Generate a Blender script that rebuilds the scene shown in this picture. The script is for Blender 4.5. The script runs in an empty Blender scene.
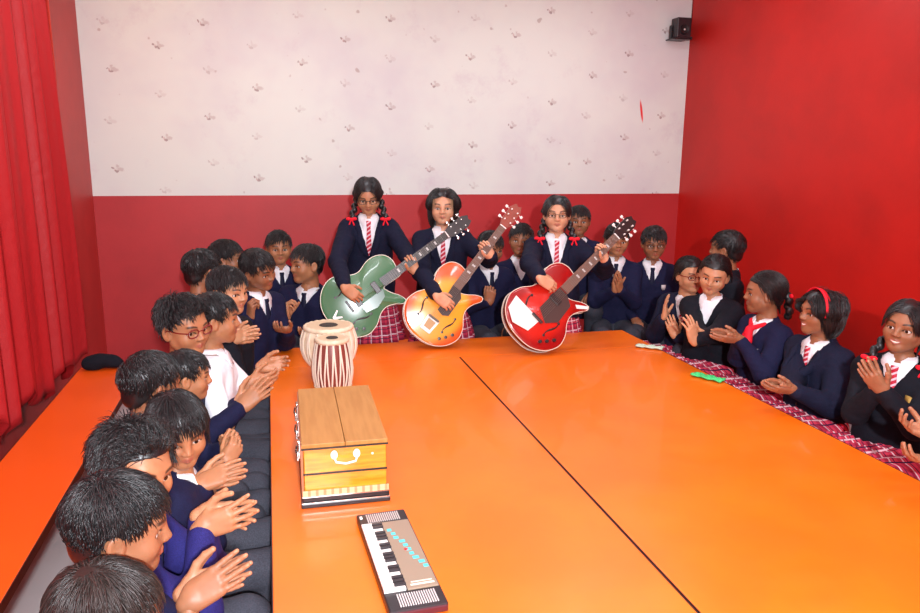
import bpy, bmesh, math, random
import numpy as np
from mathutils import Vector, Matrix
random.seed(5); RNG = np.random.default_rng(7)
SC = bpy.context.scene; COL = SC.collection
PI = math.pi
def V(*a): return np.array(a, float)
def nrm(v): v = np.asarray(v, float); return v / (np.linalg.norm(v) + 1e-12)

# ------------------------------------------------------------------ camera
F_PX, YAW, PIT, ROLL = 732.92, .2546, .2069, .0100
CAM = V(0, 0, 1.6)
def _cam():
    cy, sy, cp, sp = math.cos(YAW), math.sin(YAW), math.cos(PIT), math.sin(PIT)
    fw = V(sy*cp, cy*cp, -sp); r = V(cy, -sy, 0); u = np.cross(r, fw)
    c, s = math.cos(ROLL), math.sin(ROLL)
    return fw, c*r+s*u, -s*r+c*u
FW, RT, UP = _cam()
def at(x, y, d): return CAM + d*(FW + RT*(x-460)/F_PX - UP*(y-306.5)/F_PX)      # a surveyed point d metres into the room
cd = bpy.data.cameras.new('camera'); co = bpy.data.objects.new('camera', cd); COL.objects.link(co)
cd.sensor_width = 36; cd.lens = F_PX/920*36; cd.clip_start = .02
co.matrix_world = Matrix(((RT[0], UP[0], -FW[0], CAM[0]), (RT[1], UP[1], -FW[1], CAM[1]), (RT[2], UP[2], -FW[2], CAM[2]), (0, 0, 0, 1)))
SC.camera = co

# ------------------------------------------------------------------ materials
def lin(c): return tuple(((x/255+.055)/1.055)**2.4 if x/255 > .04045 else x/255/12.92 for x in c)
def mat(name, rgb, rough=.5, spec=.5, metal=0, bump=None, coat=0, sub=0, sheen=0):
    m = bpy.data.materials.new(name); m.use_nodes = True
    nt = m.node_tree; b = nt.nodes['Principled BSDF']
    b.inputs['Base Color'].default_value = (*lin(rgb), 1)
    b.inputs['Roughness'].default_value = rough; b.inputs['Metallic'].default_value = metal
    b.inputs['Specular IOR Level'].default_value = spec; b.inputs['Coat Weight'].default_value = coat
    b.inputs['Sheen Weight'].default_value = sheen
    if sub:
        b.inputs['Subsurface Weight'].default_value = sub; b.inputs['Subsurface Radius'].default_value = (.008, .003, .0015); b.inputs['Subsurface Scale'].default_value = 1
    if bump:
        tc = nt.nodes.new('ShaderNodeTexCoord'); n = nt.nodes.new('ShaderNodeTexNoise'); n.inputs['Scale'].default_value = bump[0]; n.inputs['Detail'].default_value = 4
        bp = nt.nodes.new('ShaderNodeBump'); bp.inputs['Strength'].default_value = bump[1]; bp.inputs['Distance'].default_value = bump[2]
        nt.links.new(tc.outputs['Object'], n.inputs['Vector']); nt.links.new(n.outputs['Fac'], bp.inputs['Height']); nt.links.new(bp.outputs['Normal'], b.inputs['Normal'])
    return m
class NT:
    """a tiny helper to write shader maths"""
    def __init__(s, m): s.t = m.node_tree; s.b = s.t.nodes['Principled BSDF']
    def n(s, kind): return s.t.nodes.new('ShaderNode'+kind)
    def put(s, sock, v):
        if isinstance(v, bpy.types.NodeSocket): s.t.links.new(v, sock)
        else: sock.default_value = v
    def m(s, op, a, b=0, c=0):
        n = s.n('Math'); n.operation = op; s.put(n.inputs[0], a); s.put(n.inputs[1], b); s.put(n.inputs[2], c); return n.outputs[0]
    def sep(s, v):
        n = s.n('SeparateXYZ'); s.t.links.new(v, n.inputs[0]); return n.outputs[0], n.outputs[1], n.outputs[2]
    def comb(s, x, y, z=0):
        n = s.n('CombineXYZ'); s.put(n.inputs[0], x); s.put(n.inputs[1], y); s.put(n.inputs[2], z); return n.outputs[0]
    def obj(s): return s.n('TexCoord').outputs['Object']
    def pos(s): return s.n('NewGeometry').outputs['Position']
    def attr(s, name):
        n = s.n('Attribute'); n.attribute_name = name; return n
    def mix(s, f, a, b):
        n = s.n('Mix'); n.data_type = 'RGBA'; s.put(n.inputs[0], f)
        s.put(n.inputs[6], a if isinstance(a, bpy.types.NodeSocket) else (*lin(a), 1)); s.put(n.inputs[7], b if isinstance(b, bpy.types.NodeSocket) else (*lin(b), 1)); return n.outputs[2]
    def noise(s, vec, scale, detail=3, rough=.5):
        n = s.n('TexNoise'); n.inputs['Scale'].default_value = scale; n.inputs['Detail'].default_value = detail; n.inputs['Roughness'].default_value = rough
        if vec is not None: s.t.links.new(vec, n.inputs['Vector'])
        return n.outputs['Fac']
    def sstep(s, x, a, b):
        n = s.n('MapRange'); n.interpolation_type = 'SMOOTHSTEP'; s.put(n.inputs[0], x); n.inputs[1].default_value = a; n.inputs[2].default_value = b; return n.outputs[0]
    def color(s, c): s.put(s.b.inputs['Base Color'], c if isinstance(c, bpy.types.NodeSocket) else (*lin(c), 1))
    def bump(s, h, strength, dist):
        n = s.n('Bump'); n.inputs['Strength'].default_value = strength; n.inputs['Distance'].default_value = dist; s.t.links.new(h, n.inputs['Height']); s.t.links.new(n.outputs[0], s.b.inputs['Normal'])

def skin_mat(name, rgb):
    m = mat(name, rgb, .48, .4, sub=.25); t = NT(m)
    a = t.attr('mask'); s = t.n('SeparateColor'); t.t.links.new(a.outputs['Color'], s.inputs[0])
    base = t.mix(t.sstep(t.noise(t.obj(), 26), .35, .75), rgb, tuple(int(c*.93) for c in rgb))
    pale = tuple(min(255, int(c*.55+w*.45)) for c, w in zip(rgb, (222, 164, 130)))
    base = t.mix(a.outputs['Alpha'], base, pale)
    base = t.mix(t.m('MULTIPLY', s.outputs[0], .75), base, (158, 86, 74)); base = t.mix(s.outputs[1], base, (30, 22, 20)); base = t.mix(s.outputs[2], base, (240, 235, 225))
    t.color(base); return m
SKINS = [skin_mat('skin_'+n, c) for n, c in (('tan', (174, 118, 82)), ('brown', (152, 100, 70)), ('light', (192, 138, 102)), ('deep', (140, 92, 66)), ('fair', (212, 160, 126)))]
M = {}
def hair_mat(name, rgb, rough):
    m = mat(name, rgb, rough, .55); t = NT(m); a = t.attr('tone')
    t.color(t.mix(a.outputs['Fac'], rgb, tuple(min(255, c+22) for c in rgb))); return m
M['hair'] = hair_mat('black_hair', (15, 13, 14), .41); M['hair_brown'] = hair_mat('brown_hair', (34, 24, 20), .44)
def cloth(name, rgb, rough=.85, knit=True, alt=None):
    m = mat(name, rgb, rough, .2); t = NT(m); o = t.obj()
    n1 = t.noise(o, 9, 3); n2 = t.noise(o, 420 if knit else 260, 2)
    t.color(t.mix(t.sstep(n2, .3, .75), rgb, alt or tuple(min(255, int(c*1.25+4)) for c in rgb)))
    t.bump(t.m('ADD', t.m('MULTIPLY', n1, 1.0), t.m('MULTIPLY', n2, .06)), .55, .02); return m
M['navy'] = cloth('navy_knit', (19, 20, 47)); M['navy_blue'] = cloth('indigo_knit', (31, 28, 82)); M['blazer'] = cloth('navy_blazer_cloth', (16, 19, 38), knit=False)
M['black'] = cloth('black_knit', (15, 16, 24)); M['shirt'] = cloth('white_cotton', (236, 236, 240), .8, False, (244, 244, 246)); M['trouser'] = cloth('dark_grey_suiting', (50, 51, 59), .8, False)
M['red'] = cloth('red_ribbon_cloth', (206, 24, 40), .6, False); M['shoe'] = mat('black_leather', (14, 14, 15), .3)
M['sock'] = cloth('dark_sock', (30, 30, 44)); M['navytie'] = cloth('dark_tie_cloth', (20, 22, 44), .6, False)
M['green_cloth'] = cloth('green_cloth', (74, 196, 116), .8, False); M['patch'] = mat('pale_badge', (196, 190, 190), .6); M['gold'] = mat('gold_badge', (176, 140, 66), .5)
m = mat('red_white_tie', (190, 30, 56), .6, .3); t = NT(m); x, y, z = t.sep(t.attr('cloth').outputs['Vector'])
t.color(t.mix(t.m('GREATER_THAN', t.m('FRACT', t.m('MULTIPLY', t.m('ADD', t.m('MULTIPLY', x, .7), y), 38)), .62), (186, 28, 54), (232, 190, 198))); M['tie'] = m
m = mat('plaid_cloth', (170, 40, 66), .85, .2); t = NT(m); x, y, z = t.sep(t.attr('cloth').outputs['Vector'])
def band(v, f, lo, ph=0): return t.m('GREATER_THAN', t.m('FRACT', t.m('ADD', t.m('MULTIPLY', v, f), ph)), lo)
c = t.mix(t.m('MULTIPLY', t.m('ADD', band(x, 17, .55), band(y, 17, .55)), .5), (214, 62, 88), (150, 30, 60))
c = t.mix(t.m('MAXIMUM', band(x, 17, .88, .3), band(y, 17, .88, .3)), c, (236, 190, 198)); c = t.mix(t.m('MAXIMUM', band(x, 17, .93, .65), band(y, 17, .93, .65)), c, (46, 24, 60))
t.color(c); t.bump(t.noise(t.obj(), 14), .5, .02); M['plaid'] = m
M['eye_white'] = mat('eye_white', (206, 198, 190), .25); M['iris'] = mat('dark_iris', (36, 22, 16), .12); M['wire'] = mat('dark_spectacle_wire', (34, 24, 26), .3); M['red_frame'] = mat('red_plastic', (120, 18, 22), .25)
mg = mat('spectacle_glass', (255, 255, 255), .05); t = NT(mg); tp = t.n('BsdfTransparent'); gl_ = t.n('BsdfGlossy'); gl_.inputs['Roughness'].default_value = .05; mx = t.n('MixShader'); mx.inputs[0].default_value = .05
t.t.links.new(tp.outputs[0], mx.inputs[1]); t.t.links.new(gl_.outputs[0], mx.inputs[2]); t.t.links.new(mx.outputs[0], mg.node_tree.nodes['Material Output'].inputs['Surface']); M['lens'] = mg

# ------------------------------------------------------------------ mesh helpers
def link(o, parent=None):
    COL.objects.link(o)
    if parent is not None:
        o.parent = parent; bpy.context.view_layer  # parents carry location only unless stated
    return o
def set_props(o, label=None, cat=None, group=None, kind=None):
    for k, v in (('label', label), ('category', cat), ('group', group), ('kind', kind)):
        if v: o[k] = v
    return o
def mesh_np(name, v, f, mats, smooth=True, attrs=None, midx=None):
    me = bpy.data.meshes.new(name); v = np.asarray(v, np.float32); f = np.asarray(f, np.int32); k = f.shape[1]
    me.vertices.add(len(v)); me.vertices.foreach_set('co', v.ravel()); me.loops.add(f.size); me.loops.foreach_set('vertex_index', f.ravel())
    me.polygons.add(len(f)); me.polygons.foreach_set('loop_start', np.arange(0, f.size, k, dtype=np.int32)); me.polygons.foreach_set('loop_total', np.full(len(f), k, np.int32))
    me.polygons.foreach_set('use_smooth', np.full(len(f), smooth, bool))
    if midx is not None: me.polygons.foreach_set('material_index', np.asarray(midx, np.int32))
    for mm in (mats if isinstance(mats, (list, tuple)) else [mats]): me.materials.append(mm)
    for an, (kind, data) in (attrs or {}).items():
        a = me.attributes.new(an, kind, 'POINT'); a.data.foreach_set('color' if kind == 'FLOAT_COLOR' else 'vector' if kind == 'FLOAT_VECTOR' else 'value', np.asarray(data, np.float32).ravel())
    me.update(); me.validate(); return me
def newobj(name, me, parent=None, mw=None):
    o = bpy.data.objects.new(name, me); link(o, parent)
    if mw is not None: o.matrix_local = mw
    return o
def empty(name, loc=(0, 0, 0), rz=0):
    o = bpy.data.objects.new(name, None); o.empty_display_size = .05; COL.objects.link(o); o.location = loc; o.rotation_euler = (0, 0, rz); return o
class MB:
    """collects boxes, tubes and lathes for one mesh"""
    def __init__(s): s.bm = bmesh.new()
    def box(s, c, d, bev=0, rot=None, seg=2):
        r = bmesh.ops.create_cube(s.bm, size=1); vs = r['verts']
        bmesh.ops.scale(s.bm, vec=Vector(d), verts=vs)
        if bev: 
            es = list({e for v in vs for e in v.link_edges}); r2 = bmesh.ops.bevel(s.bm, geom=es, offset=bev, segments=seg, affect='EDGES', profile=.5); vs = list({v for f in r2['faces'] for v in f.verts} | {v for v in vs if v.is_valid})
        if rot is not None: bmesh.ops.rotate(s.bm, cent=(0, 0, 0), matrix=rot, verts=vs)
        bmesh.ops.translate(s.bm, vec=Vector(c), verts=vs); return s
    def tube(s, pts, r, n=8, cap=True, closed=False):
        pts = [Vector(p) for p in pts]; rings = []; L = len(pts); up = None
        for i, p in enumerate(pts):
            d = (pts[(i+1) % L]-pts[i-1]) if closed else (pts[min(i+1, L-1)]-pts[max(i-1, 0)])
            d.normalize()
            if up is None: up = Vector((0, 0, 1)) if abs(d.z) < .9 else Vector((1, 0, 0))
            a = d.cross(up).normalized(); b = a.cross(d).normalized(); up = b
            rr = r[i] if isinstance(r, (list, tuple)) else r
            rings.append([s.bm.verts.new(p+(a*math.cos(2*PI*k/n)+b*math.sin(2*PI*k/n))*rr) for k in range(n)])
        for i in range(L if closed else L-1):
            A, B = rings[i], rings[(i+1) % L]
            for k in range(n): s.bm.faces.new((A[k], A[(k+1) % n], B[(k+1) % n], B[k]))
        if cap and not closed: s.bm.faces.new(rings[0][::-1]); s.bm.faces.new(rings[-1])
        return s
    def lathe(s, prof, n=32, c=(0, 0, 0)):
        rings = [[s.bm.verts.new((c[0]+r*math.cos(2*PI*k/n), c[1]+r*math.sin(2*PI*k/n), c[2]+z)) for k in range(n)] for r, z in prof]
        for A, B in zip(rings, rings[1:]):
            for k in range(n): s.bm.faces.new((A[k], A[(k+1) % n], B[(k+1) % n], B[k]))
        s.bm.faces.new(rings[0][::-1]); s.bm.faces.new(rings[-1]); return s
    def prism(s, outline, z0, z1, bev=0):
        lo = [s.bm.verts.new((x, y, z0)) for x, y in outline]; hi = [s.bm.verts.new((x, y, z1)) for x, y in outline]; n = len(lo)
        fs = [s.bm.faces.new(lo[::-1]), s.bm.faces.new(hi)] + [s.bm.faces.new((lo[k], lo[(k+1) % n], hi[(k+1) % n], hi[k])) for k in range(n)]
        if bev: bmesh.ops.bevel(s.bm, geom=[e for e in fs[0].edges]+[e for e in fs[1].edges], offset=bev, segments=2, affect='EDGES')
        return s
    def quad(s, *p): s.bm.faces.new([s.bm.verts.new(q) for q in p]); return s
    def build(s, name, m, parent=None, smooth=None, mw=None):
        bmesh.ops.recalc_face_normals(s.bm, faces=s.bm.faces); me = bpy.data.meshes.new(name); s.bm.to_mesh(me); s.bm.free()
        for mm in (m if isinstance(m, (list, tuple)) else [m]): me.materials.append(mm)
        if smooth is not None:
            me.polygons.foreach_set('use_smooth', [True]*len(me.polygons))
            if smooth: me.set_sharp_from_angle(angle=math.radians(smooth))
        return newobj(name, me, parent, mw)

# ------------------------------------------------------------------ signed-distance modelling for people
class SDF:
    def __init__(s): s.p = []; s.cut = []
    def cap(s, a, b, ra, rb=None, k=.02): s.p.append(('c', V(*a), V(*b), ra, ra if rb is None else rb, k)); return s
    def ell(s, c, r, k=.02, R=None): s.p.append(('e', V(*c), V(*r), np.eye(3) if R is None else np.asarray(R), 0, k)); return s
    def sub_ell(s, c, r, k=.01, R=None): s.p.append(('E', V(*c), V(*r), np.eye(3) if R is None else np.asarray(R), 0, k)); return s
    def sub_cap(s, a, b, ra, rb=None, k=.01): s.p.append(('C', V(*a), V(*b), ra, ra if rb is None else rb, k)); return s
    @staticmethod
    def one(q, P):
        if q[0] in 'cC':
            _, a, b, ra, rb, k = q; ba = b-a; h = np.clip(((P-a)@ba)/(ba@ba+1e-9), 0, 1)
            return np.linalg.norm(P-a-h[..., None]*ba, axis=-1)-(ra+(rb-ra)*h)
        _, c, r, R, _, k = q; L = (P-c)@R; k0 = np.linalg.norm(L/r, axis=-1); k1 = np.linalg.norm(L/r**2, axis=-1)
        return k0*(k0-1)/(k1+1e-9)
    @staticmethod
    def comb(d, e, q):
        k = max(q[5], 1e-5)
        if q[0] in 'ce': h = np.clip(.5+.5*(d-e)/k, 0, 1); return d+(e-d)*h-k*h*(1-h)
        e = -e; h = np.clip(.5-.5*(d-e)/k, 0, 1); return d+(e-d)*h+k*h*(1-h)
    def ev(s, P):
        P = np.asarray(P, float); d = np.full(P.shape[:-1], 1.0)
        for q in s.p: d = s.comb(d, s.one(q, P), q)
        for c in s.cut: d = np.maximum(d, c(P))
        return d
    def bounds(s, q):
        if q[0] in 'cC': r = max(q[3], q[4]); return np.minimum(q[1], q[2])-r, np.maximum(q[1], q[2])+r
        r = q[2].max() if not np.allclose(q[3], np.eye(3)) else q[2]; return q[1]-r, q[1]+r
    def mesh(s, h):
        bs = [s.bounds(q) for q in s.p if q[0] in 'ce']; lo = np.min([b[0] for b in bs], 0)-3*h; hi = np.max([b[1] for b in bs], 0)+3*h
        n = np.ceil((hi-lo)/h).astype(int)+1; D = np.full(n, 1.0)
        ax = [lo[i]+h*np.arange(n[i]) for i in range(3)]
        for q in s.p:
            a, b = s.bounds(q); m = q[5]+2*h
            i0 = np.clip(((a-m-lo)/h).astype(int), 0, n); i1 = np.clip(((b+m-lo)/h).astype(int)+2, 0, n); sl = tuple(slice(x, y) for x, y in zip(i0, i1))
            if min(i1-i0) < 1: continue
            P = np.stack(np.meshgrid(*[ax[i][sl[i]] for i in range(3)], indexing='ij'), -1); D[sl] = s.comb(D[sl], s.one(q, P), q)
        if s.cut:
            P = np.stack(np.meshgrid(*ax, indexing='ij'), -1)
            for c in s.cut: D = np.maximum(D, c(P))
        return surfnet(D, lo, h)
_C = np.array([(i, j, k) for i in (0, 1) for j in (0, 1) for k in (0, 1)])
_E = [(a, b) for a in range(8) for b in range(a+1, 8) if np.abs(_C[a]-_C[b]).sum() == 1]
def surfnet(D, lo, h):
    n = np.array(D.shape)-1; S = D < 0
    cnt = np.zeros(n, int)
    for c in _C: cnt += S[c[0]:c[0]+n[0], c[1]:c[1]+n[1], c[2]:c[2]+n[2]]
    act = (cnt > 0) & (cnt < 8); idx = np.argwhere(act); ids = np.full(n, -1, int); ids[act] = np.arange(len(idx))
    val = np.stack([D[tuple((idx+c).T)] for c in _C], 1); acc = np.zeros((len(idx), 3)); w = np.zeros(len(idx))
    for a, b in _E:
        va, vb = val[:, a], val[:, b]; mk = (va < 0) != (vb < 0); t = np.where(mk, va/np.where(mk, va-vb, 1), 0)
        acc += mk[:, None]*(_C[a]+t[:, None]*(_C[b]-_C[a])); w += mk
    v = lo+h*(idx+acc/w[:, None]); F = []
    for x in range(3):
        y, z = (x+1) % 3, (x+2) % 3
        A = np.moveaxis(S, (x, y, z), (0, 1, 2)); I = np.moveaxis(ids, (x, y, z), (0, 1, 2))
        ch = A[:-1, 1:-1, 1:-1] != A[1:, 1:-1, 1:-1]; e = np.argwhere(ch); i, j, k = e[:, 0], e[:, 1]+1, e[:, 2]+1
        q = np.stack([I[i, j-1, k-1], I[i, j, k-1], I[i, j, k], I[i, j-1, k]], 1); fl = ~A[i, j, k]; q[fl] = q[fl][:, ::-1]; F.append(q)
    F = np.concatenate(F); F = F[(F >= 0).all(1)]; return v, F
def relax(v, f, n=2, lam=.5):
    v = v.copy(); e = np.concatenate([f[:, [0, 1]], f[:, [1, 2]], f[:, [2, 3]], f[:, [3, 0]]]); e = np.concatenate([e, e[:, ::-1]])
    deg = np.bincount(e[:, 0], minlength=len(v)).astype(float); deg[deg == 0] = 1
    for _ in range(n):
        s = np.stack([np.bincount(e[:, 0], v[e[:, 1], i], minlength=len(v)) for i in range(3)], 1)/deg[:, None]; v += lam*(s-v)
    return v
def vnormals(v, f):
    n = np.cross(v[f[:, 2]]-v[f[:, 0]], v[f[:, 3]]-v[f[:, 1]]); o = np.zeros_like(v)
    for i in range(4):
        for a in range(3): o[:, a] += np.bincount(f[:, i], n[:, a], minlength=len(v))
    return o/(np.linalg.norm(o, axis=1, keepdims=True)+1e-12)
def wob(P, f, seed=0):
    r = np.random.default_rng(seed); o = np.zeros(len(P))
    for i in range(7):
        d = r.normal(size=3); d /= np.linalg.norm(d); o += np.sin(P@d*f*(.6+.25*i)+r.uniform(0, 6.3))/(1+.35*i)
    return o/3

# ---- head template: x = the person's right, y = forward, z = up; 0.21 m tall
EYE = (.0305, .0535, -.004); EYE_R = .0146
def head_sdf(smile=0, neck=True):
    s = SDF()
    s.ell((0, -.014, .030), (.0735, .090, .075), .02).ell((0, .020, -.024), (.0610, .0600, .070), .03)
    for q in (1, -1):
        s.cap((q*.045, .004, -.048), (q*.013, .050, -.078), .020, .016, .025).ell((q*.037, .047, -.030+.004*smile), (.024, .022, .023), .02)
    s.ell((0, .056, -.080), (.019, .015, .015), .02)
    s.cap((-.030, .064, .020), (.030, .064, .020), .011, .011, .02)
    for q in (1, -1): s.sub_ell((q*.031, .084, -.004), (.018, .015, .0125), .014)
    for q in (1, -1): s.ell((q*EYE[0], EYE[1], EYE[2]), (.0165, .0160, .0156), .004)
    for q in (1, -1): s.sub_ell((q*EYE[0], EYE[1]+.0158, EYE[2]-.0005), (.0150, .013, .0058-.0004*smile), .0015)
    s.cap((0, .076, .002), (0, .0895, -.0235), .0065, .0082, .012)
    for q in (1, -1): s.ell((q*.0100, .082, -.0265), (.0068, .0080, .0056), .008)
    w = .0215+.006*smile; zc = -.0500+.006*smile; yb = .0775
    for q in (1, -1):
        s.cap((0, yb, -.0490), (q*w, yb-.012, zc-.002), .0043, .0026, .005)
        s.cap((0, yb-.001, -.0582-.003*smile), (q*w, yb-.012, zc-.004), .0050, .0026, .005)
    if smile: s.sub_ell((0, yb+.008, -.0540), (.019, .010, .0027), .002)
    for q in (1, -1):
        R = np.array(Matrix.Rotation(q*.35, 3, 'Z') @ Matrix.Rotation(.12, 3, 'X'))
        s.ell((q*.0755, -.008, -.010), (.0075, .018, .028), .006, R).sub_ell((q*.085, -.004, -.006), (.008, .0115, .018), .005, R)
    if neck: s.cap((0, -.022, -.06), (0, -.034, -.185), .041, .044, .03)
    return s
HEADS = {}
for key, sm in (('neutral', 0), ('smile', 1)):
    v, f = head_sdf(sm).mesh(.0024); v = relax(v, f, 1, .35); x, y, z = np.abs(v[:, 0]), v[:, 1], v[:, 2]
    w = .0215+.006*sm; zc = -.0538+.006*sm*(x/w)**2
    lip = np.clip(1.3-np.hypot(x/(w+.001), (z-zc)/(.0098+.002*sm))**2*1.2, 0, 1)*(y > .055)
    teeth = (np.clip(1.5-np.hypot(x/.018, (z-zc)/.0030)**2*1.2, 0, 1)*(y > .05))*sm
    zb = .0195+.006*np.sin(np.clip((x-.012)/.036, 0, 1)*PI*.8); brow = np.clip(1.6-np.abs(z-zb)/.0034, 0, 1)*np.clip((x-.011)/.004, 0, 1)*np.clip((.050-x)/.005, 0, 1)*(y > .035)
    lash = np.clip(1.5-np.abs(np.hypot((x-EYE[0])/.0152, (z-EYE[2])/.0072)-1)/.15, 0, 1)*(y > .055)*(z > EYE[2]-.001)
    HEADS[key] = (v, f, np.stack([lip*(1-teeth), np.clip(np.maximum(brow*.9, lash*.9), 0, 1), teeth, 0*x], 1))
HSDF = head_sdf(0)

# ---- hand template: wrist at 0, fingers +y, palm faces -z, right hand's thumb at -x
def hand_template(flex, spread, thumb=(.75, .35), cup=0):
    s = SDF(); tips = []
    kn = [(-.024, .072, .001), (-.008, .077, .003), (.0085, .074, .002), (.0235, .066, -.001)]
    for q in kn: s.cap((q[0]*.62, .004, 0), (q[0]*.98, q[1]*.93, q[2]), .0125, .0098, .012)
    s.cap((-.018, .012, -.005), (-.022, .045, -.007), .012, .010, .012).cap((.016, .012, -.004), (.019, .045, -.005), .011, .009, .012)
    s.cap((0, -.010, 0), (0, .006, 0), .0182, .0172, .012)
    for i, (q, L) in enumerate(zip(kn, (.058, .064, .060, .047))):
        p = V(*q); a = 0; sp = (i-1.5)*spread; segs = (L*.46, L*.30, L*.24); r = .0073 if i < 3 else .0064
        for j, l in enumerate(segs):
            a += math.radians(flex[j]*(1+.08*i)); d = V(math.sin(sp)*math.cos(a), math.cos(sp)*math.cos(a), -math.sin(a)); e = p+d*l
            s.cap(p, e, r, r-.0007, .0025 if j else .006); r -= .0007; p = e
        tips.append((p-d*.001, np.cross(V(math.cos(sp), -math.sin(sp), 0), d)))
    p = V(-.020, .014, -.006); d0 = nrm(V(-thumb[0], .62, -thumb[1])); e = p+d0*.036; d1 = nrm(d0+V(.15, .45, -.15)); e2 = e+d1*.026; d2 = nrm(d1+V(.2, .3, -.1)); e3 = e2+d2*.020
    s.cap(p, e, .0125, .0098, .010).cap(e, e2, .0092, .0080, .003).cap(e2, e3, .0080, .0066, .003); tips.append((e3, nrm(np.cross(d2, V(.2, -.3, -1)))))
    v, f = s.mesh(.0021); v = relax(v, f, 1, .4); n = vnormals(v, f)
    nail = np.zeros(len(v))
    for tp, tn in tips: nail = np.maximum(nail, np.clip(1.4-np.linalg.norm(v-(tp+tn*.0055), axis=1)/.0055, 0, 1)*((n@tn) > .35))
    pale = np.clip(-n[:, 2]*1.4-.1, 0, 1)*(v[:, 1] > -.02)
    return v, f, np.stack([0*pale, 0*pale, 0*nail, np.clip(np.maximum(pale*.6, nail*.9), 0, 1)], 1)
HANDS = {'clap': hand_template((6, 10, 8), .05), 'open': hand_template((12, 14, 10), .13), 'curl': hand_template((48, 58, 34), .02, (.35, .6)), 'grip': hand_template((38, 62, 36), .05, (.5, .75)), 'relax': hand_template((22, 30, 18), .04, (.6, .4))}

# ---- hair
def hairline(P, low=0):
    phi = np.degrees(np.arctan2(np.abs(P[:, 0]), P[:, 1]+.01))
    return np.interp(phi, [0, 28, 48, 60, 74, 84, 100, 118, 145, 180], [.063-low, .061-low, .054-low*.5, .036, .008, -.006, .010, -.030, -.058, -.066])
def surf_dirs(P, eps=.002):
    g = np.stack([HSDF.ev(P+V(*(eps*(i == a) for i in range(3))))-HSDF.ev(P-V(*(eps*(i == a) for i in range(3)))) for a in range(3)], 1)
    return g/(np.linalg.norm(g, axis=1, keepdims=True)+1e-9)
CR = V(.008, -.045, .10)
def ribbons(paths, wid, tone):
    """flattened tapering locks: paths (N,S,3), three-sided"""
    N, S, _ = paths.shape; T = np.gradient(paths, axis=1); T /= np.linalg.norm(T, axis=2, keepdims=True)+1e-9
    ref = nrm(V(.3, .2, .9)); A = np.cross(T, paths-V(0, -.015, .01)); A /= np.linalg.norm(A, axis=2, keepdims=True)+1e-9; B = np.cross(A, T)
    tp = wid[:, None]*np.array([.75]+[1]*(S-3)+[.7, .12])[None, :S]
    ring = [paths+(A*math.cos(2*PI*k/3+.5)+B*.6*math.sin(2*PI*k/3+.5))*tp[..., None] for k in range(3)]
    v = np.stack(ring, 2).reshape(-1, 3); base = (np.arange(N)[:, None]*S+np.arange(S-1)[None]).reshape(-1)*3; f = []
    for k in range(3): f.append(np.stack([base+k, base+(k+1) % 3, base+3+(k+1) % 3, base+3+k], 1))
    return v, np.concatenate(f), np.repeat(tone, S*3)
HAIR = {}
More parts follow.
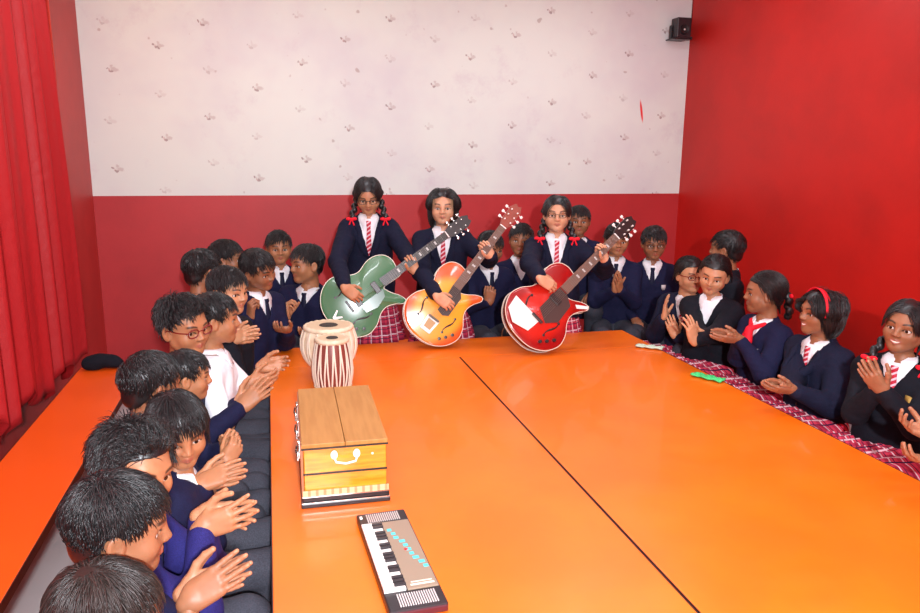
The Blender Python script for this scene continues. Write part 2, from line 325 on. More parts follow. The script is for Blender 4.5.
def make_hair(name, n, length, style, seed, steps=8, width=.0017, lift=.010, grav=.25, low=0, m='hair', messy=.25, capoff=.007, bot=-.104):
    r = np.random.default_rng(seed); s = SDF()
    s.ell((0, -.014, .030), (.0715+capoff, .090+capoff, .076+capoff), .02)
    bob = style == 'bob'; BC = -.015+(bot+.104)*.45; BR = V(.084+.05*(-.104-bot), .080, -bot+BC+.019)
    if bob: s.ell((0, -.030, BC), tuple(BR), .02)
    if style == 'tied': pass
    if bob: s.cut.append(lambda P: .0-np.maximum(-(P[..., 1]-.028), np.maximum(np.abs(P[..., 0])-.062, P[..., 2]-(.060 if low >= 0 else .070-np.abs(P[..., 0])*.35))))
    if bob: s.cut.append(lambda P: np.minimum(np.minimum(P[..., 1]+.028, .054-np.abs(P[..., 0])), -.055-P[..., 2]))
    if bob: s.cut.append(lambda P: bot-P[..., 2]+.02*np.sin(P[..., 0]*60)*.2)
    else:
        s.p.append(('e', V(0, -.03, -.03), V(.058+capoff*.5, .062+capoff, .055), np.eye(3), 0, .02))
        s.cut.append(lambda P: (hairline(P.reshape(-1, 3), low).reshape(P.shape[:-1])-P[..., 2])*.7)
    v0, f0 = s.mesh(.0034); v0 = relax(v0, f0, 2)
    if not bob: v0 = v0+vnormals(v0, f0)*(wob(v0*V(1, .6, .6), 190, seed)*.0016)[:, None]
    # roots on the scalp
    hv, hf, _ = HEADS['neutral']; hn = vnormals(hv, hf); ok = (hv[:, 2] > hairline(hv, low)+.001) & (np.abs(hv[:, 0]) < .0725) & (hv[:, 2] > -.08)
    ok &= ~((np.abs(hv[:, 0]) > .066) & (hv[:, 2] < .02)); idx = np.flatnonzero(ok); nc = n//7 if style not in ('tied', 'pony', 'bob') else 0; cr_ = idx[np.linalg.norm(hv[idx]-CR, axis=1) < .035]
    idx = np.concatenate([r.choice(idx, n-nc), r.choice(cr_, nc)]) if nc else r.choice(idx, n); P = hv[idx]+hn[idx]*.002; N = hn[idx]
    away = P-CR
    if style == 'quiff': away = V(.25, .2, .55)[None]*np.clip(P[:, 1:2]*12+.3, 0, 1)*.12+away*np.where(P[:, 1:2] > 0, .35, 1)
    if style == 'messy': fr = np.clip((P[:, 1:2]-.0)*25, 0, 1)*np.clip((P[:, 2:3]-.03)*30, 0, 1); away = away*(1-fr)+fr*(V(.04, -.12, .10)[None]+P*V(.8, 0, 0))
    if style == 'side': away = away*.6+V(.10, .05, 0)[None]*np.clip((P[:, 2:3]-.04)*20, 0, 1)
    if style == 'tied':
        side = np.where(P[:, :1] > 0, 1, -1); away = np.concatenate([side*.068, np.full_like(side, -.060), np.full_like(side, -.055)], 1)-P
    if style == 'pony': away = V(0, -.115, .0)[None]-P
    if bob: away = away*.5+np.where(P[:, :1] > 0, 1, -1)*V(.06, 0, 0)[None]+V(0, -.03, -.06)[None]
    d = away-N*(away*N).sum(1, keepdims=True); d /= np.linalg.norm(d, axis=1, keepdims=True)+1e-9
    off = r.uniform(.003, lift+.003, n)+(.0055 if style in ('tied', 'pony') else .005 if bob else 0)
    d += r.normal(size=d.shape)*(messy+.8*np.exp(-(np.linalg.norm(P-CR, axis=1)/.02)**2)[:, None]); L = length*r.uniform(.65, 1.15, n)
    if style in ('tied', 'pony'): L = np.minimum(L, np.linalg.norm(away, axis=1)*1.02)
    if style not in ('bob', 'bowl', 'tied', 'pony'): L = L*np.interp(P[:, 2], [-.06, 0, .05, .1], [.35, .45, .85, 1.1])
    if style == 'bowl': L = L*np.where((P[:, 1] > .02) & (P[:, 2] > .03), .62, 1)
    d += N*(.45 if style in ('messy', 'quiff') else .12 if style not in ('tied', 'pony', 'bob') else 0); path = [P]; p = P.copy()
    kd = 1 if style == 'bob' else 0
    for i in range(steps-1):
        d /= np.linalg.norm(d, axis=1, keepdims=True)+1e-9; p = p+d*(L/(steps-1))[:, None]
        sd = HSDF.ev(p); g = surf_dirs(p); tgt = off*min(1, (i+1)/2); stick = {'messy': .15, 'quiff': .2}.get(style, .65); inside = np.where(sd < tgt, np.clip(tgt-sd, 0, .03), -stick*np.clip(sd-tgt, 0, .03)*(p[:, 2] > (-.02 if bob else -.2))); p = p+g*inside[:, None]
        if bob:
            q = p-V(0, -.030, BC); kk = np.linalg.norm(q/BR, axis=1); push = p[:, 2] < .0; p = np.where(push[:, None], V(0, -.03, BC)+q/kk[:, None]*(1.0+off[:, None]*6), p); p[:, 2] = np.maximum(p[:, 2], bot-off)
            face = (p[:, 1] > .03) & (np.abs(p[:, 0]) < .066) & (p[:, 2] < (.055 if low >= 0 else .066)); p[face, 0] = np.sign(p[face, 0]+1e-6)*.068
        if style in ('tied', 'pony'): d = (V(0, -.115, .0)[None] if style == 'pony' else np.concatenate([side*.068, np.full_like(side, -.060), np.full_like(side, -.055)], 1))-p
        d = d-g*np.minimum((d*g).sum(1, keepdims=True), 0)*1.0; d += V(0, 0, -grav)[None]*(.3+i/steps)+r.normal(size=d.shape)*messy*.25
        path.append(p.copy())
    wv, wf, wt = ribbons(np.stack(path, 1), width*r.uniform(.7, 1.3, n), r.uniform(0, 1, n)**2)
    v = np.concatenate([v0, wv]); f = np.concatenate([f0, wf+len(v0)]); tone = np.concatenate([np.full(len(v0), .1), wt])
    HAIR[name] = mesh_np('hair', v, f, M[m], True, {'tone': ('FLOAT', tone)})
make_hair('short_a', 1700, .050, 'short', 1, messy=.2, lift=.009); make_hair('short_b', 1700, .055, 'side', 2, messy=.22, lift=.010); make_hair('quiff', 2200, .058, 'quiff', 3, lift=.016, messy=.2)
make_hair('whorl', 5600, .043, 'whorl', 4, messy=.17, width=.0012, lift=.013, grav=.15); make_hair('messy', 4600, .062, 'messy', 5, messy=.38, width=.0013, lift=.016)
make_hair('bowl', 4600, .080, 'bowl', 6, messy=.08, width=.0012, low=.002, grav=.30, lift=.011); make_hair('brown', 4600, .070, 'bowl', 8, messy=.10, width=.0012, m='hair_brown', lift=.010)
make_hair('tied', 1800, .16, 'tied', 9, messy=.03, lift=.005, capoff=.005); make_hair('pony', 1700, .17, 'pony', 10, messy=.03, lift=.005, capoff=.005); make_hair('bob', 2600, .17, 'bob', 11, messy=.05, grav=.45, lift=.012); make_hair('longbob', 3000, .23, 'bob', 12, messy=.04, grav=.5, lift=.012, bot=-.150, low=-.012, steps=10)

def eye_mesh():
    b = bmesh.new(); bmesh.ops.create_uvsphere(b, u_segments=20, v_segments=14, radius=EYE_R, matrix=Matrix.Rotation(PI/2, 4, 'X'))
    me = bpy.data.meshes.new('eye'); me.materials.append(M['eye_white']); me.materials.append(M['iris'])
    for f in b.faces: f.smooth = True; f.material_index = 1 if math.hypot(f.calc_center_median().x, f.calc_center_median().z) < .0070 and f.calc_center_median().y > 0 else 0
    b.to_mesh(me); b.free(); return me
EYEM = eye_mesh()

# ------------------------------------------------------------------ the person builder
def frame(h): a = math.radians(h); f = V(math.cos(a), math.sin(a), 0); return f, V(f[1], -f[0], 0)      # forward, right
def rotm(h, pitch=0, roll=0): return Matrix.Rotation(math.radians(h-90), 3, 'Z') @ Matrix.Rotation(math.radians(-pitch), 3, 'X') @ Matrix.Rotation(math.radians(roll), 3, 'Y')
def ik(S, W, a, b, hint):
    d = W-S; L = np.linalg.norm(d)
    if L > (a+b)*.985: k = L/((a+b)*.985); a *= k; b *= k
    L = np.linalg.norm(d); u = d/L; x = (a*a-b*b+L*L)/(2*L); hgt = math.sqrt(max(a*a-x*x, 1e-6)); p = hint-u*(hint@u); return S+u*x+nrm(p)*hgt
def hand_mat(side, fd, pn): y = nrm(fd); z = -nrm(pn-y*(pn@y)); x = np.cross(y, z); return np.stack([x, y, z], 1)
PEOPLE = []
def person(label, group, head, s=.95, th=0, hh=None, pitch=0, roll=0, lean=0, hipz=.37, lh=None, hands=None, outfit='sweater', hair='short_a', face='neutral', legs='sit', skin=0, specs=None, extras=(), shirtopen=.16, fine=.0065, gaze=0, tie=True):
    """head: centre of the head (a point, or pixel x, y and distance)"""
    hh = th if hh is None else hh; lh = th if lh is None else lh
    H = np.asarray(head, float) if not isinstance(head, tuple) else at(*head)
    R = np.array(rotm(hh, pitch, roll)); f, r = frame(th); u = V(0, 0, 1)
    up = nrm(u+f*math.tan(math.radians(lean))); ft = nrm(f-up*(f@up))
    hdn = R@V(0, -.030, -.165*1); N = H+V(0, 0, -.150*s)*.75+hdn*s*.25; N = N+(-f*.012)*s       # base of the neck
    L = (N[2]-hipz)/up[2] if legs != 'stand' else .45*s
    Hip = N-up*L; k = L/.45; base = V(Hip[0], Hip[1], 0)
    root = empty('person', base); set_props(root, label, 'person', group)
    T = lambda x, y, z: Hip+r*(x*s)+ft*(y*s)+up*(z*k)             # torso local
    def loc(P): q = P-Hip; return np.stack([q@r/s, q@ft/s, q@up/k], -1)
    # arms
    W = {}; hm = {}; EL = {}; SH = {}
    hands = dict(hands or {})
    for sd, q in (('R', 1), ('L', -1)):
        if sd not in hands:
            w = Hip+f*.20*s+V(0, 0, .10*s)+r*q*.10*s; hands[sd] = (w, f*.8-r*q*.25-u*.3, -u, 'relax')
    if 'clap' in hands:
        C, fd, ang = hands['clap'][:3]; C = np.asarray(C); fd = nrm(fd); pose = hands['clap'][3] if len(hands['clap']) > 3 else 'clap'
        side = nrm(np.cross(fd, u)); side = side if side@r > 0 else -side; nv = nrm(np.cross(side, fd)); nv = nv if nv[2] > 0 else -nv; a = math.radians(ang)
        pnr = -(side*math.cos(a)+nv*math.sin(a)); gap = .015*s        # the palms face one another along this normal
        dr = nrm(fd+nv*.28); dl = nrm(fd-nv*.05)
        hands['R'] = (C-pnr*gap-dr*.075*s, dr, pnr, pose); hands['L'] = (C+pnr*gap-dl*.075*s, dl, -pnr, pose)
    bs = SDF(); up_a, fo_a = .225*s, .200*s
    for sd, q in (('R', 1), ('L', -1)):
        w, fd, pn, pose = hands[sd]; w = np.asarray(w); S = T(q*.128, 0, .392); hint = hands.get('hint'+sd, -u*1.0+r*q*.55-f*.35)
        E = ik(S, w, up_a, fo_a, np.asarray(hint)); SH[sd], EL[sd], W[sd] = S, E, w; hm[sd] = (hand_mat(sd, np.asarray(fd, float), np.asarray(pn, float)), pose)
    def torso(d, g, top=True):
        for q in (1, -1):
            d.cap(T(q*.052, .0, .02), T(q*.056, .004, .33), (.083+g)*s, (.080+g)*s, .03); d.cap(T(q*.02, 0, .425), T(q*.122, 0, .392), (.047+g)*s, (.048+g)*s, .035)
        d.cap(T(0, -.004, .39), T(0, -.008, .452), (.066+g)*s, (.050+g)*s, .03)
    # legs
    lf, lr = frame(lh); KN = {}; AN = {}; HJ = {}
    for sd, q in (('R', 1), ('L', -1)):
        HJ[sd] = Hip+lr*q*.068*s+V(0, 0, .01)
        if legs == 'stand': KN[sd] = V(HJ[sd][0], HJ[sd][1], Hip[2]*.54)+lr*q*.005; AN[sd] = V(HJ[sd][0], HJ[sd][1], .07)-lf*.01
        elif legs == 'kneel': KN[sd] = HJ[sd]+lf*.30*s+lr*q*.04; AN[sd] = KN[sd]-lf*.22*s; KN[sd][2] = hipz; AN[sd][2] = .08
        else: KN[sd] = HJ[sd]+lf*.335*s+lr*q*.03*s+V(0, 0, .015); AN[sd] = KN[sd]-lf*.04; AN[sd][2] = .07
    def rel(v): return v-base
    torso(bs, -.010)
    for sd, q in (('R', 1), ('L', -1)):
        hd = hm[sd][0][:, 1]
        bs.cap(SH[sd], EL[sd], .037*s, .030*s, .02).cap(EL[sd], W[sd], .030*s, .0185*s, .015)
        bs.cap(HJ[sd], KN[sd], .066*s, .046*s, .03).cap(KN[sd], AN[sd], .046*s, .030*s, .02).cap(AN[sd], AN[sd]+lf*.10*s+V(0, 0, -.035), .030*s, .022*s, .02)
    bs.cap(T(0, -.008, .40), N+up*.02, .052*s, .046*s, .02)
    v, fc = bs.mesh(.0085); v = relax(v, fc, 2); vs, fs, ms = [v], [fc], [np.zeros((len(v), 4))]; nv_ = len(v)
    hv, hf, hmk = HEADS[face]; vs.append(H+(hv*s)@R.T); fs.append(hf+nv_); ms.append(hmk); nv_ += len(hv)
    for sd, q in (('R', 1), ('L', -1)):
        A, pose = hm[sd]; tv, tf, tm = HANDS[pose]; tv = tv*V(q, 1, 1); tf = tf if q == 1 else tf[:, ::-1]
        vs.append(W[sd]+(tv*s*1.02)@A.T); fs.append(tf+nv_); ms.append(tm); nv_ += len(tv)
    newobj('body', mesh_np('body', rel(np.concatenate(vs)), np.concatenate(fs), SKINS[skin], True, {'mask': ('FLOAT_COLOR', np.concatenate(ms))}), root)
    HM = Matrix.Translation(Vector(rel(H))) @ Matrix(R).to_4x4() @ Matrix.Scale(s, 4)
    for q in (1, -1):
        newobj('eye', EYEM, root, HM @ Matrix.Translation((q*EYE[0], EYE[1], EYE[2])) @ Matrix.Rotation(math.radians(gaze), 4, 'Z'))
    newobj('hair', HAIR[hair], root, HM)
    # shirt
    sh = SDF(); torso(sh, .003)
    short = outfit == 'short_shirt'
    if short:
        sh.p = []; torso(sh, .010)
        for sd in 'RL': sh.cap(SH[sd], SH[sd]+(EL[sd]-SH[sd])*.82, .048*s, .050*s, .015)
    sh.cut.append(lambda P: (loc(P.reshape(-1, 3))[:, 2]-.462).reshape(P.shape[:-1])*s)
    v, fc = sh.mesh(fine); v = relax(v, fc, 2); v = v+vnormals(v, fc)*(wob(v, 45, 3)*.003)[:, None]
    newobj('shirt', mesh_np('shirt', rel(v), fc, M['shirt']), root)
    # collar: a stand and two points lying on the chest
    if 'nocollar' not in extras:
        cs = SDF()
        cv = []; cf = []; nA = 22
        for side_ in (1, -1):
            b0 = len(cv); m_ = nA
            for i in range(m_):
                a = PI*i/(m_-1); pt = max(0, 1-i/4.0)
                def P_(rx, ry, y0, z, a=a): return V(side_*math.sin(a+.10*(1-i/(m_-1)))*rx, y0+math.cos(a)*ry, z)
                a1 = P_(.046, .043, -.012, .480); a2 = P_(.052, .050, -.012, .486); a3 = P_(.064, .064, -.010, .452-.030*math.cos(a)*(a < PI/2)); a3[1] += .0
                if i < 5: a3 = a3+V(side_*(.026*pt), .012*pt, -.028*pt)
                for p_ in (a1, a2, a3): cv.append(p_)
            for i in range(m_-1):
                o = b0+i*3
                cf += [(o, o+3, o+4, o+1), (o+1, o+4, o+5, o+2)]
        cvw = np.array([T(*p) for p in cv])
        for _ in range(3):                               # keep the collar just outside the shirt
            dd = sh.ev(cvw); n_ = np.stack([sh.ev(cvw+V(*(.003*(i == a) for i in range(3))))-sh.ev(cvw-V(*(.003*(i == a) for i in range(3)))) for a in range(3)], 1); n_ /= np.linalg.norm(n_, axis=1, keepdims=True)+1e-9
            cvw = cvw+n_*np.clip(.006-dd, 0, .03)[:, None]
            outer = np.zeros(len(cvw), bool); outer[2::3] = True; cvw[outer] -= (n_*np.clip(dd-.012, 0, .03)[:, None])[outer]
        o = newobj('collar', mesh_np('collar', rel(cvw), cf, M['shirt']), root); md = o.modifiers.new('thick', 'SOLIDIFY'); md.thickness = .003; md.offset = 1
    jk = None
    if outfit in ('sweater', 'blazer', 'cardigan', 'indigo', 'jumper'):
        zv, slope = {'sweater': (.335, 2.1), 'indigo': (.335, 2.1), 'jumper': (.335, 2.1), 'blazer': (.235, 3.6), 'cardigan': (.31, 2.6)}[outfit]
        zv += shirtopen-.16
        jk = SDF(); torso(jk, .013 if outfit != 'blazer' else .016)
        g = .004 if outfit == 'blazer' else 0
        full = len(jk.p)
        hz_ = -.11 if legs == 'stand' else -.03; jk.cap(T(-.045, 0, hz_), T(.045, 0, hz_), (.100+g)*s, None, .03); jk.cap(T(-.06, 0, .1), T(-.06, 0, hz_), (.094+g)*s, None, .03); jk.cap(T(.06, 0, .1), T(.06, 0, hz_), (.094+g)*s, None, .03)
        for sd in 'RL': jk.cap(SH[sd], EL[sd], (.058+g)*s, (.050+g)*s, .025).cap(EL[sd], EL[sd]+(W[sd]-EL[sd])*(.90 if 'bare' not in extras else .45), (.050+g)*s, (.034+g)*s, .02)
        jk.sub_cap(N+up*.004*s, N+up*.2, .051*s, .070*s, .006)
        raw = SDF(); raw.p = list(jk.p); slv = SDF(); slv.p = [q for q in jk.p if q[0] == 'c'][-4:]
        def wedge(P, zv=zv, slope=slope):
            q = loc(P.reshape(-1, 3)); d = np.minimum((q[:, 2]-zv-slope*np.abs(q[:, 0]))/math.hypot(1, slope), q[:, 1]-.0)*s
            return np.minimum(d.reshape(P.shape[:-1]), slv.ev(P))
        jk.cut.append(wedge)
        v, fc = jk.mesh(fine); v = relax(v, fc, 2); nn = vnormals(v, fc); v = v+nn*(wob(v, 38, len(PEOPLE))*.0045+wob(v*V(1, 1, 2.2), 80, len(PEOPLE)+50)*.0018)[:, None]
        nm = {'sweater': ('sweater', 'navy'), 'indigo': ('sweater', 'navy_blue'), 'jumper': ('sweater', 'black'), 'blazer': ('blazer', 'blazer'), 'cardigan': ('cardigan', 'black')}[outfit]
        jo = newobj(nm[0], mesh_np(nm[0], rel(v), fc, M[nm[1]]), root)
        def onfront(sdf, x, z, off):
            ys = np.linspace(.16, -.02, 73); P = np.array([T(x, y, z) for y in ys]); d = sdf.ev(P); i = np.flatnonzero(d < 0); y = ys[i[0]] if len(i) else .05
            return T(x, y+off/s, z)
        if outfit == 'blazer':
            for side_ in (1, -1):
                pv = []; nz = 9
                for i in range(nz):
                    t_ = i/(nz-1); z = zv-.01+(.455-zv)*t_; xi = max(0.002, (z-zv)/slope); wd = (.010+.038*math.sin(PI*min(1, t_*1.12)**.8)) if t_ < .82 else .040*(1-t_)/.18+.012
                    for xx in (xi, xi+wd*.55, xi+wd): pv.append(onfront(raw, side_*xx, z, .006))
                lf_ = [(3*i+j, 3*i+j+1, 3*i+j+4, 3*i+j+3) for i in range(nz-1) for j in range(2)]
                o = newobj('lapel', mesh_np('lapel', rel(np.array(pv)), lf_, M['blazer']), root); md = o.modifiers.new('thick', 'SOLIDIFY'); md.thickness = .004; md.offset = 0
            for z in (zv-.03, zv-.11):
                p_ = onfront(raw, .012, z, .004); MB().lathe([(.001, 0), (.007, .0), (.008, .002), (.005, .004), (.001, .0045)], 12).build('button', M['iris'], root, 60, Matrix.Translation(Vector(rel(p_))) @ Vector(ft).to_track_quat('Z', 'Y').to_matrix().to_4x4())
        if 'badge' in extras or 'goldbadge' in extras:
            pv = [onfront(raw, -.075+dx, .325+dz, .004) for dz in (-.016, 0, .018) for dx in (-.014+.006*(dz < -.01), 0, .014-.006*(dz < -.01))]
            o = newobj('badge', mesh_np('badge', rel(np.array(pv)), [(3*i+j, 3*i+j+1, 3*i+j+4, 3*i+j+3) for i in range(2) for j in range(2)], M['gold' if 'goldbadge' in extras else 'patch']), root); md = o.modifiers.new('thick', 'SOLIDIFY'); md.thickness = .003; md.offset = 0
    if tie:
        tv = []; at_ = []; z1 = .450; z0 = (zv-.015 if jk else .18); nz = 12
        for i in range(nz):
            t_ = i/(nz-1); z = z1+(z0-z1)*t_; wd = (.014 if i < 2 else .009+.012*t_)
            for j in (-1, 0, 1):
                ys = np.linspace(.14, -.02, 65); P = np.array([T(j*wd, y, z) for y in ys]); d = sh.ev(P); q_ = np.flatnonzero(d < 0); y = ys[q_[0]] if len(q_) else .05
                tv.append(T(j*wd, y+(.006+(.004 if i < 2 else 0))/s, z)); at_.append((j*wd, z, 0))
        o = newobj('necktie', mesh_np('necktie', rel(np.array(tv)), [(3*i+j, 3*i+j+1, 3*i+j+4, 3*i+j+3) for i in range(nz-1) for j in range(2)], M[tie if isinstance(tie, str) else 'navytie'], True, {'cloth': ('FLOAT_VECTOR', at_)}), root); md = o.modifiers.new('thick', 'SOLIDIFY'); md.thickness = .004; md.offset = 1
    # legs' clothes
    girl = 'skirt' in extras
    ls = SDF()
    if not girl:
        ls.cap(HJ['R'], HJ['L'], .088*s, None, .03)
        for sd in 'RL': ls.cap(HJ[sd], KN[sd], .078*s, .062*s, .03).cap(KN[sd], AN[sd]+V(0, 0, .01), .060*s, .052*s, .02)
        v, fc = ls.mesh(.009); v = relax(v, fc, 2); v = v+vnormals(v, fc)*(wob(v, 40, 11)*.005)[:, None]; newobj('trousers', mesh_np('trousers', rel(v), fc, M['trouser']), root)
    elif legs == 'stand':
        n_ = 90; zs = np.linspace(Hip[2]+.06, Hip[2]*.55, 14); vv = []; cl = []
        for i, z in enumerate(zs):
            t_ = i/13
            for j in range(n_):
                a = 2*PI*j/n_; pl = 1+(.02+.07*t_)*(abs((j*18/n_) % 1-.5)*2-.5)*2*t_; rx, ry = (.135+.075*t_)*s*pl, (.100+.085*t_)*s*pl; vv.append(V(Hip[0], Hip[1], z)+r*math.cos(a)*rx+f*math.sin(a)*ry); cl.append((a*.17, z, 0))
        ff = [(i*n_+j, i*n_+(j+1) % n_, (i+1)*n_+(j+1) % n_, (i+1)*n_+j) for i in range(13) for j in range(n_)]
        o = newobj('skirt', mesh_np('skirt', rel(np.array(vv)), ff, M['plaid'], True, {'cloth': ('FLOAT_VECTOR', cl)}), root); md = o.modifiers.new('thick', 'SOLIDIFY'); md.thickness = .004
    else:
        ls.cap(HJ['R'], HJ['L'], .100*s, None, .03)
        for q in (-1.7, -.6, .6, 1.7): ls.cap(Hip+lr*q*.05*s, Hip+lf*.36*s+lr*q*.105*s+V(0, 0, -.012*abs(q)+.02), .080*s, .072*s, .04)
        for q in (-1.7, -.6, .6, 1.7): ls.cap(Hip+lf*.36*s+lr*q*.105*s+V(0, 0, .01), Hip+lf*.40*s+lr*q*.12*s-V(0, 0, .14), .062*s, .03*s, .05)
        v, fc = ls.mesh(.008); v = relax(v, fc, 2); q = v-Hip; ac = q@lr; v = v+vnormals(v, fc)*(np.sin(ac*170+wob(v, 12, 3)*1.5)*.0055*np.clip((q@lf)*6, 0, 1))[:, None]
        newobj('skirt', mesh_np('skirt', rel(v), fc, M['plaid'], True, {'cloth': ('FLOAT_VECTOR', np.stack([ac, q@lf-q[:, 2]*.9, 0*ac], 1))}), root)
    for sd in 'RL':
        if legs == 'stand' or legs == 'sit':
            ss = SDF().ell(AN[sd]+lf*.055*s+V(0, 0, -.035), (.032, .032, .032), .02).cap(AN[sd]-lf*.01+V(0, 0, -.03), AN[sd]+lf*.11*s+V(0, 0, -.042), .036*s, .027*s, .02)
            v, fc = ss.mesh(.009); v[:, 2] = np.maximum(v[:, 2], .002); newobj('shoe', mesh_np('shoe', rel(v), fc, M['shoe']), root)
    # spectacles
    if specs:
        b = MB(); gl = []
        for q in (1, -1):
            ring = [(q*.0315+.0215*math.copysign(abs(math.cos(a))**.75, math.cos(a)), .083-.10*abs(.0215*math.cos(a)*q+.010)*.6, .001+.0150*math.copysign(abs(math.sin(a))**.75, math.sin(a))) for a in np.linspace(0, 2*PI, 25)[:-1]]
            b.tube(ring, .0016 if specs == 'wire' else .0024, 6, closed=True); gl.append(ring)
            b.tube([(q*.053, .078, .006), (q*.070, .050, .006), (q*.0775, .0, .006), (q*.077, -.018, -.006)], .0014 if specs == 'wire' else .0022, 6)
        b.tube([(-.010, .083, .004), (0, .0865, .007), (.010, .083, .004)], .0016, 6)
        sp = b.build('spectacles', M['wire'] if specs == 'wire' else M['red_frame'], root, 60, HM)
        for ring in gl:
            lb = MB(); lb.bm.faces.new([lb.bm.verts.new(p) for p in ring]); lb.build('lens', M['lens'], sp)
    hs = (lambda p: H+R@V(*p)*s)
    def bow(name, P, ax, size):
        x = nrm(ax); z = nrm(V(0, 0, 1)-x*x[2]); y = np.cross(z, x); d = SDF()
        for q in (1, -1): d.ell(P+x*q*size*.62, (size*.55, size*.22, size*.38), .004, np.stack([x, y, z], 1)); d.cap(P, P+x*q*size*.5-z*size*1.25+y*.002, size*.12, size*.2, .004)
        d.ell(P, (size*.22, size*.24, size*.22), .003)
        v, fc = d.mesh(.0036); newobj(name, mesh_np(name, rel(relax(v, fc, 1)), fc, M['red']), root)
    def braid(P0, P1, rad, n=9):
        d = SDF()
        for i in range(n):
            t_ = (i+.5)/n; c = P0+(P1-P0)*t_+V(0, 0, 0); off = r*((-1)**i)*rad*.35
            d.ell(c+off, (rad*1.1, rad*.95, np.linalg.norm(P1-P0)/n*.85), .006)
        v, fc = d.mesh(.004); newobj('braid', mesh_np('braid', rel(relax(v, fc, 1)), fc, M['hair'], True, {'tone': ('FLOAT', np.full(len(v), .15))}), root)
    if 'braids' in extras:
        for q in (1, -1):
            a = hs((q*.070, -.058, -.040)); b_ = T(q*.098, .064, .385); mid = (a+b_)/2
            braid(a, b_, .017*s, 5); e_ = T(q*.098, .090, .25); braid(b_, e_, .015*s, 6); bow('hair_ribbon', b_+V(0, 0, .012), r, .030*s)
    if 'loops' in extras:
        for q in (1, -1):
            a = hs((q*.070, -.058, -.040)); b_ = T(q*.104, .050, .462); braid(a, b_, .016*s, 6); bow('hair_ribbon', b_+f*.012, r, .030*s)
    if 'ponytail' in extras: braid(hs((0, -.115, .0)), hs((0, -.125, -.13)), .02*s, 5); bow('hair_ribbon', hs((0, -.118, -.01)), r, .03*s)
    if 'headband' in extras:
        ring = [hs((math.sin(a)*.083, .018+.006*math.cos(a), .028+math.cos(a)*.083)) for a in np.linspace(-2.0, 2.0, 28)]
        vv = []
        for p_ in ring:
            o_ = R@V(0, .013, .002)*s; nrm_ = nrm(p_-hs((0, .01, .02)))*.004; vv += [p_-o_+nrm_, p_+o_+nrm_]
        o = newobj('headband', mesh_np('headband', rel(np.array(vv)), [(2*i, 2*i+1, 2*i+3, 2*i+2) for i in range(27)], M['red']), root); md = o.modifiers.new('thick', 'SOLIDIFY'); md.thickness = .004
    if 'redscarf' in extras:
        d = SDF().cap(T(-.055, .040, .455), T(0, .082, .425), .014*s, .012*s, .01).cap(T(.055, .040, .455), T(0, .082, .425), .014*s, .012*s, .01).cap(T(0, .090, .42), T(-.016, .105, .355), .018*s, .022*s, .01).cap(T(0, .090, .42), T(.020, .105, .36), .016*s, .02*s, .01)
        v, fc = d.mesh(.005); newobj('neck_ribbon', mesh_np('neck_ribbon', rel(relax(v, fc, 1)), fc, M['red']), root)
    PEOPLE.append(root); return dict(root=root, T=T, H=H, f=f, r=r, Hip=Hip, W=W)
# ------------------------------------------------------------------ room
def atY(x, y, Y): d = at(x, y, 1)-CAM; return CAM+d*(Y/d[1])
XL, XR, YB, YF, ZC, ZW = -1.2, 3.42, 5.7, -1.6, 3.0, 1.275
def paint(name, rgb, rough, v=.90):
    m = mat(name, rgb, rough, .4); t = NT(m); p = t.pos()
    t.color(t.mix(t.sstep(t.noise(p, 1.7, 5, .6), .3, .75), rgb, tuple(int(c*v) for c in rgb))); t.bump(t.noise(p, 60, 3), .12, .004); return m
M['wall_red'] = paint('red_enamel_paint', (186, 48, 50), .50); M['wall_red_right'] = paint('bright_red_enamel_paint', (194, 27, 19), .46); M['wall_red_left'] = paint('dark_red_enamel_paint', (190, 50, 46), .5)
m = mat('sprig_wallpaper', (226, 212, 206), .75, .25); t = NT(m); x, y, z = t.sep(t.pos()); CW = .325
fx = t.m('DIVIDE', t.m('ADD', x, 1.2), CW); ix = t.m('FLOOR', fx); zz = t.m('DIVIDE', t.m('ADD', z, t.m('MULTIPLY', ix, .14)), CW); iz = t.m('FLOOR', zz)
wn = t.n('TexWhiteNoise'); t.t.links.new(t.comb(ix, iz, 3), wn.inputs['Vector']); j1, j2, _ = t.sep(wn.outputs['Color'])
u = t.m('SUBTRACT', t.m('MULTIPLY', t.m('FRACT', fx), CW), t.m('ADD', CW*.42, t.m('MULTIPLY', j1, .05))); w = t.m('SUBTRACT', t.m('MULTIPLY', t.m('FRACT', zz), CW), t.m('ADD', CW*.42, t.m('MULTIPLY', j2, .05)))
wv = t.m('MULTIPLY', t.m('SUBTRACT', t.noise(t.pos(), 45, 2), .5), .030); u = t.m('ADD', u, wv); w = t.m('SUBTRACT', w, wv)
def blob(cx, cz, rx, rz, lo=.4):
    d = t.m('ADD', t.m('POWER', t.m('DIVIDE', t.m('SUBTRACT', u, cx), rx), 2), t.m('POWER', t.m('DIVIDE', t.m('SUBTRACT', w, cz), rz), 2)); return t.m('SUBTRACT', 1, t.sstep(d, lo, 1.3))
even = t.m('MODULO', t.m('ADD', t.m('ADD', ix, iz), 400), 2)
strong = t.m('SUBTRACT', 1, t.m('MULTIPLY', even, .55))
base = t.mix(t.sstep(t.noise(t.pos(), 1.1, 4, .6), .38, .75), (224, 231, 222), (214, 214, 213))
base = t.mix(t.m('MULTIPLY', t.sstep(t.noise(t.pos(), 2.6, 5, .7), .55, .8), .35), base, (190, 170, 186))
leaf = t.m('MAXIMUM', blob(.026, .010, .026, .015, .2), blob(.010, .030, .010, .014, .1)); base = t.mix(t.m('MULTIPLY', leaf, t.m('MULTIPLY', strong, .45)), base, (178, 158, 152))
base = t.mix(t.m('MULTIPLY', t.m('MAXIMUM', blob(-.022, .018, .0075, .008), blob(.004, -.004, .014, .0095)), t.m('MULTIPLY', strong, .7)), base, (140, 114, 110))
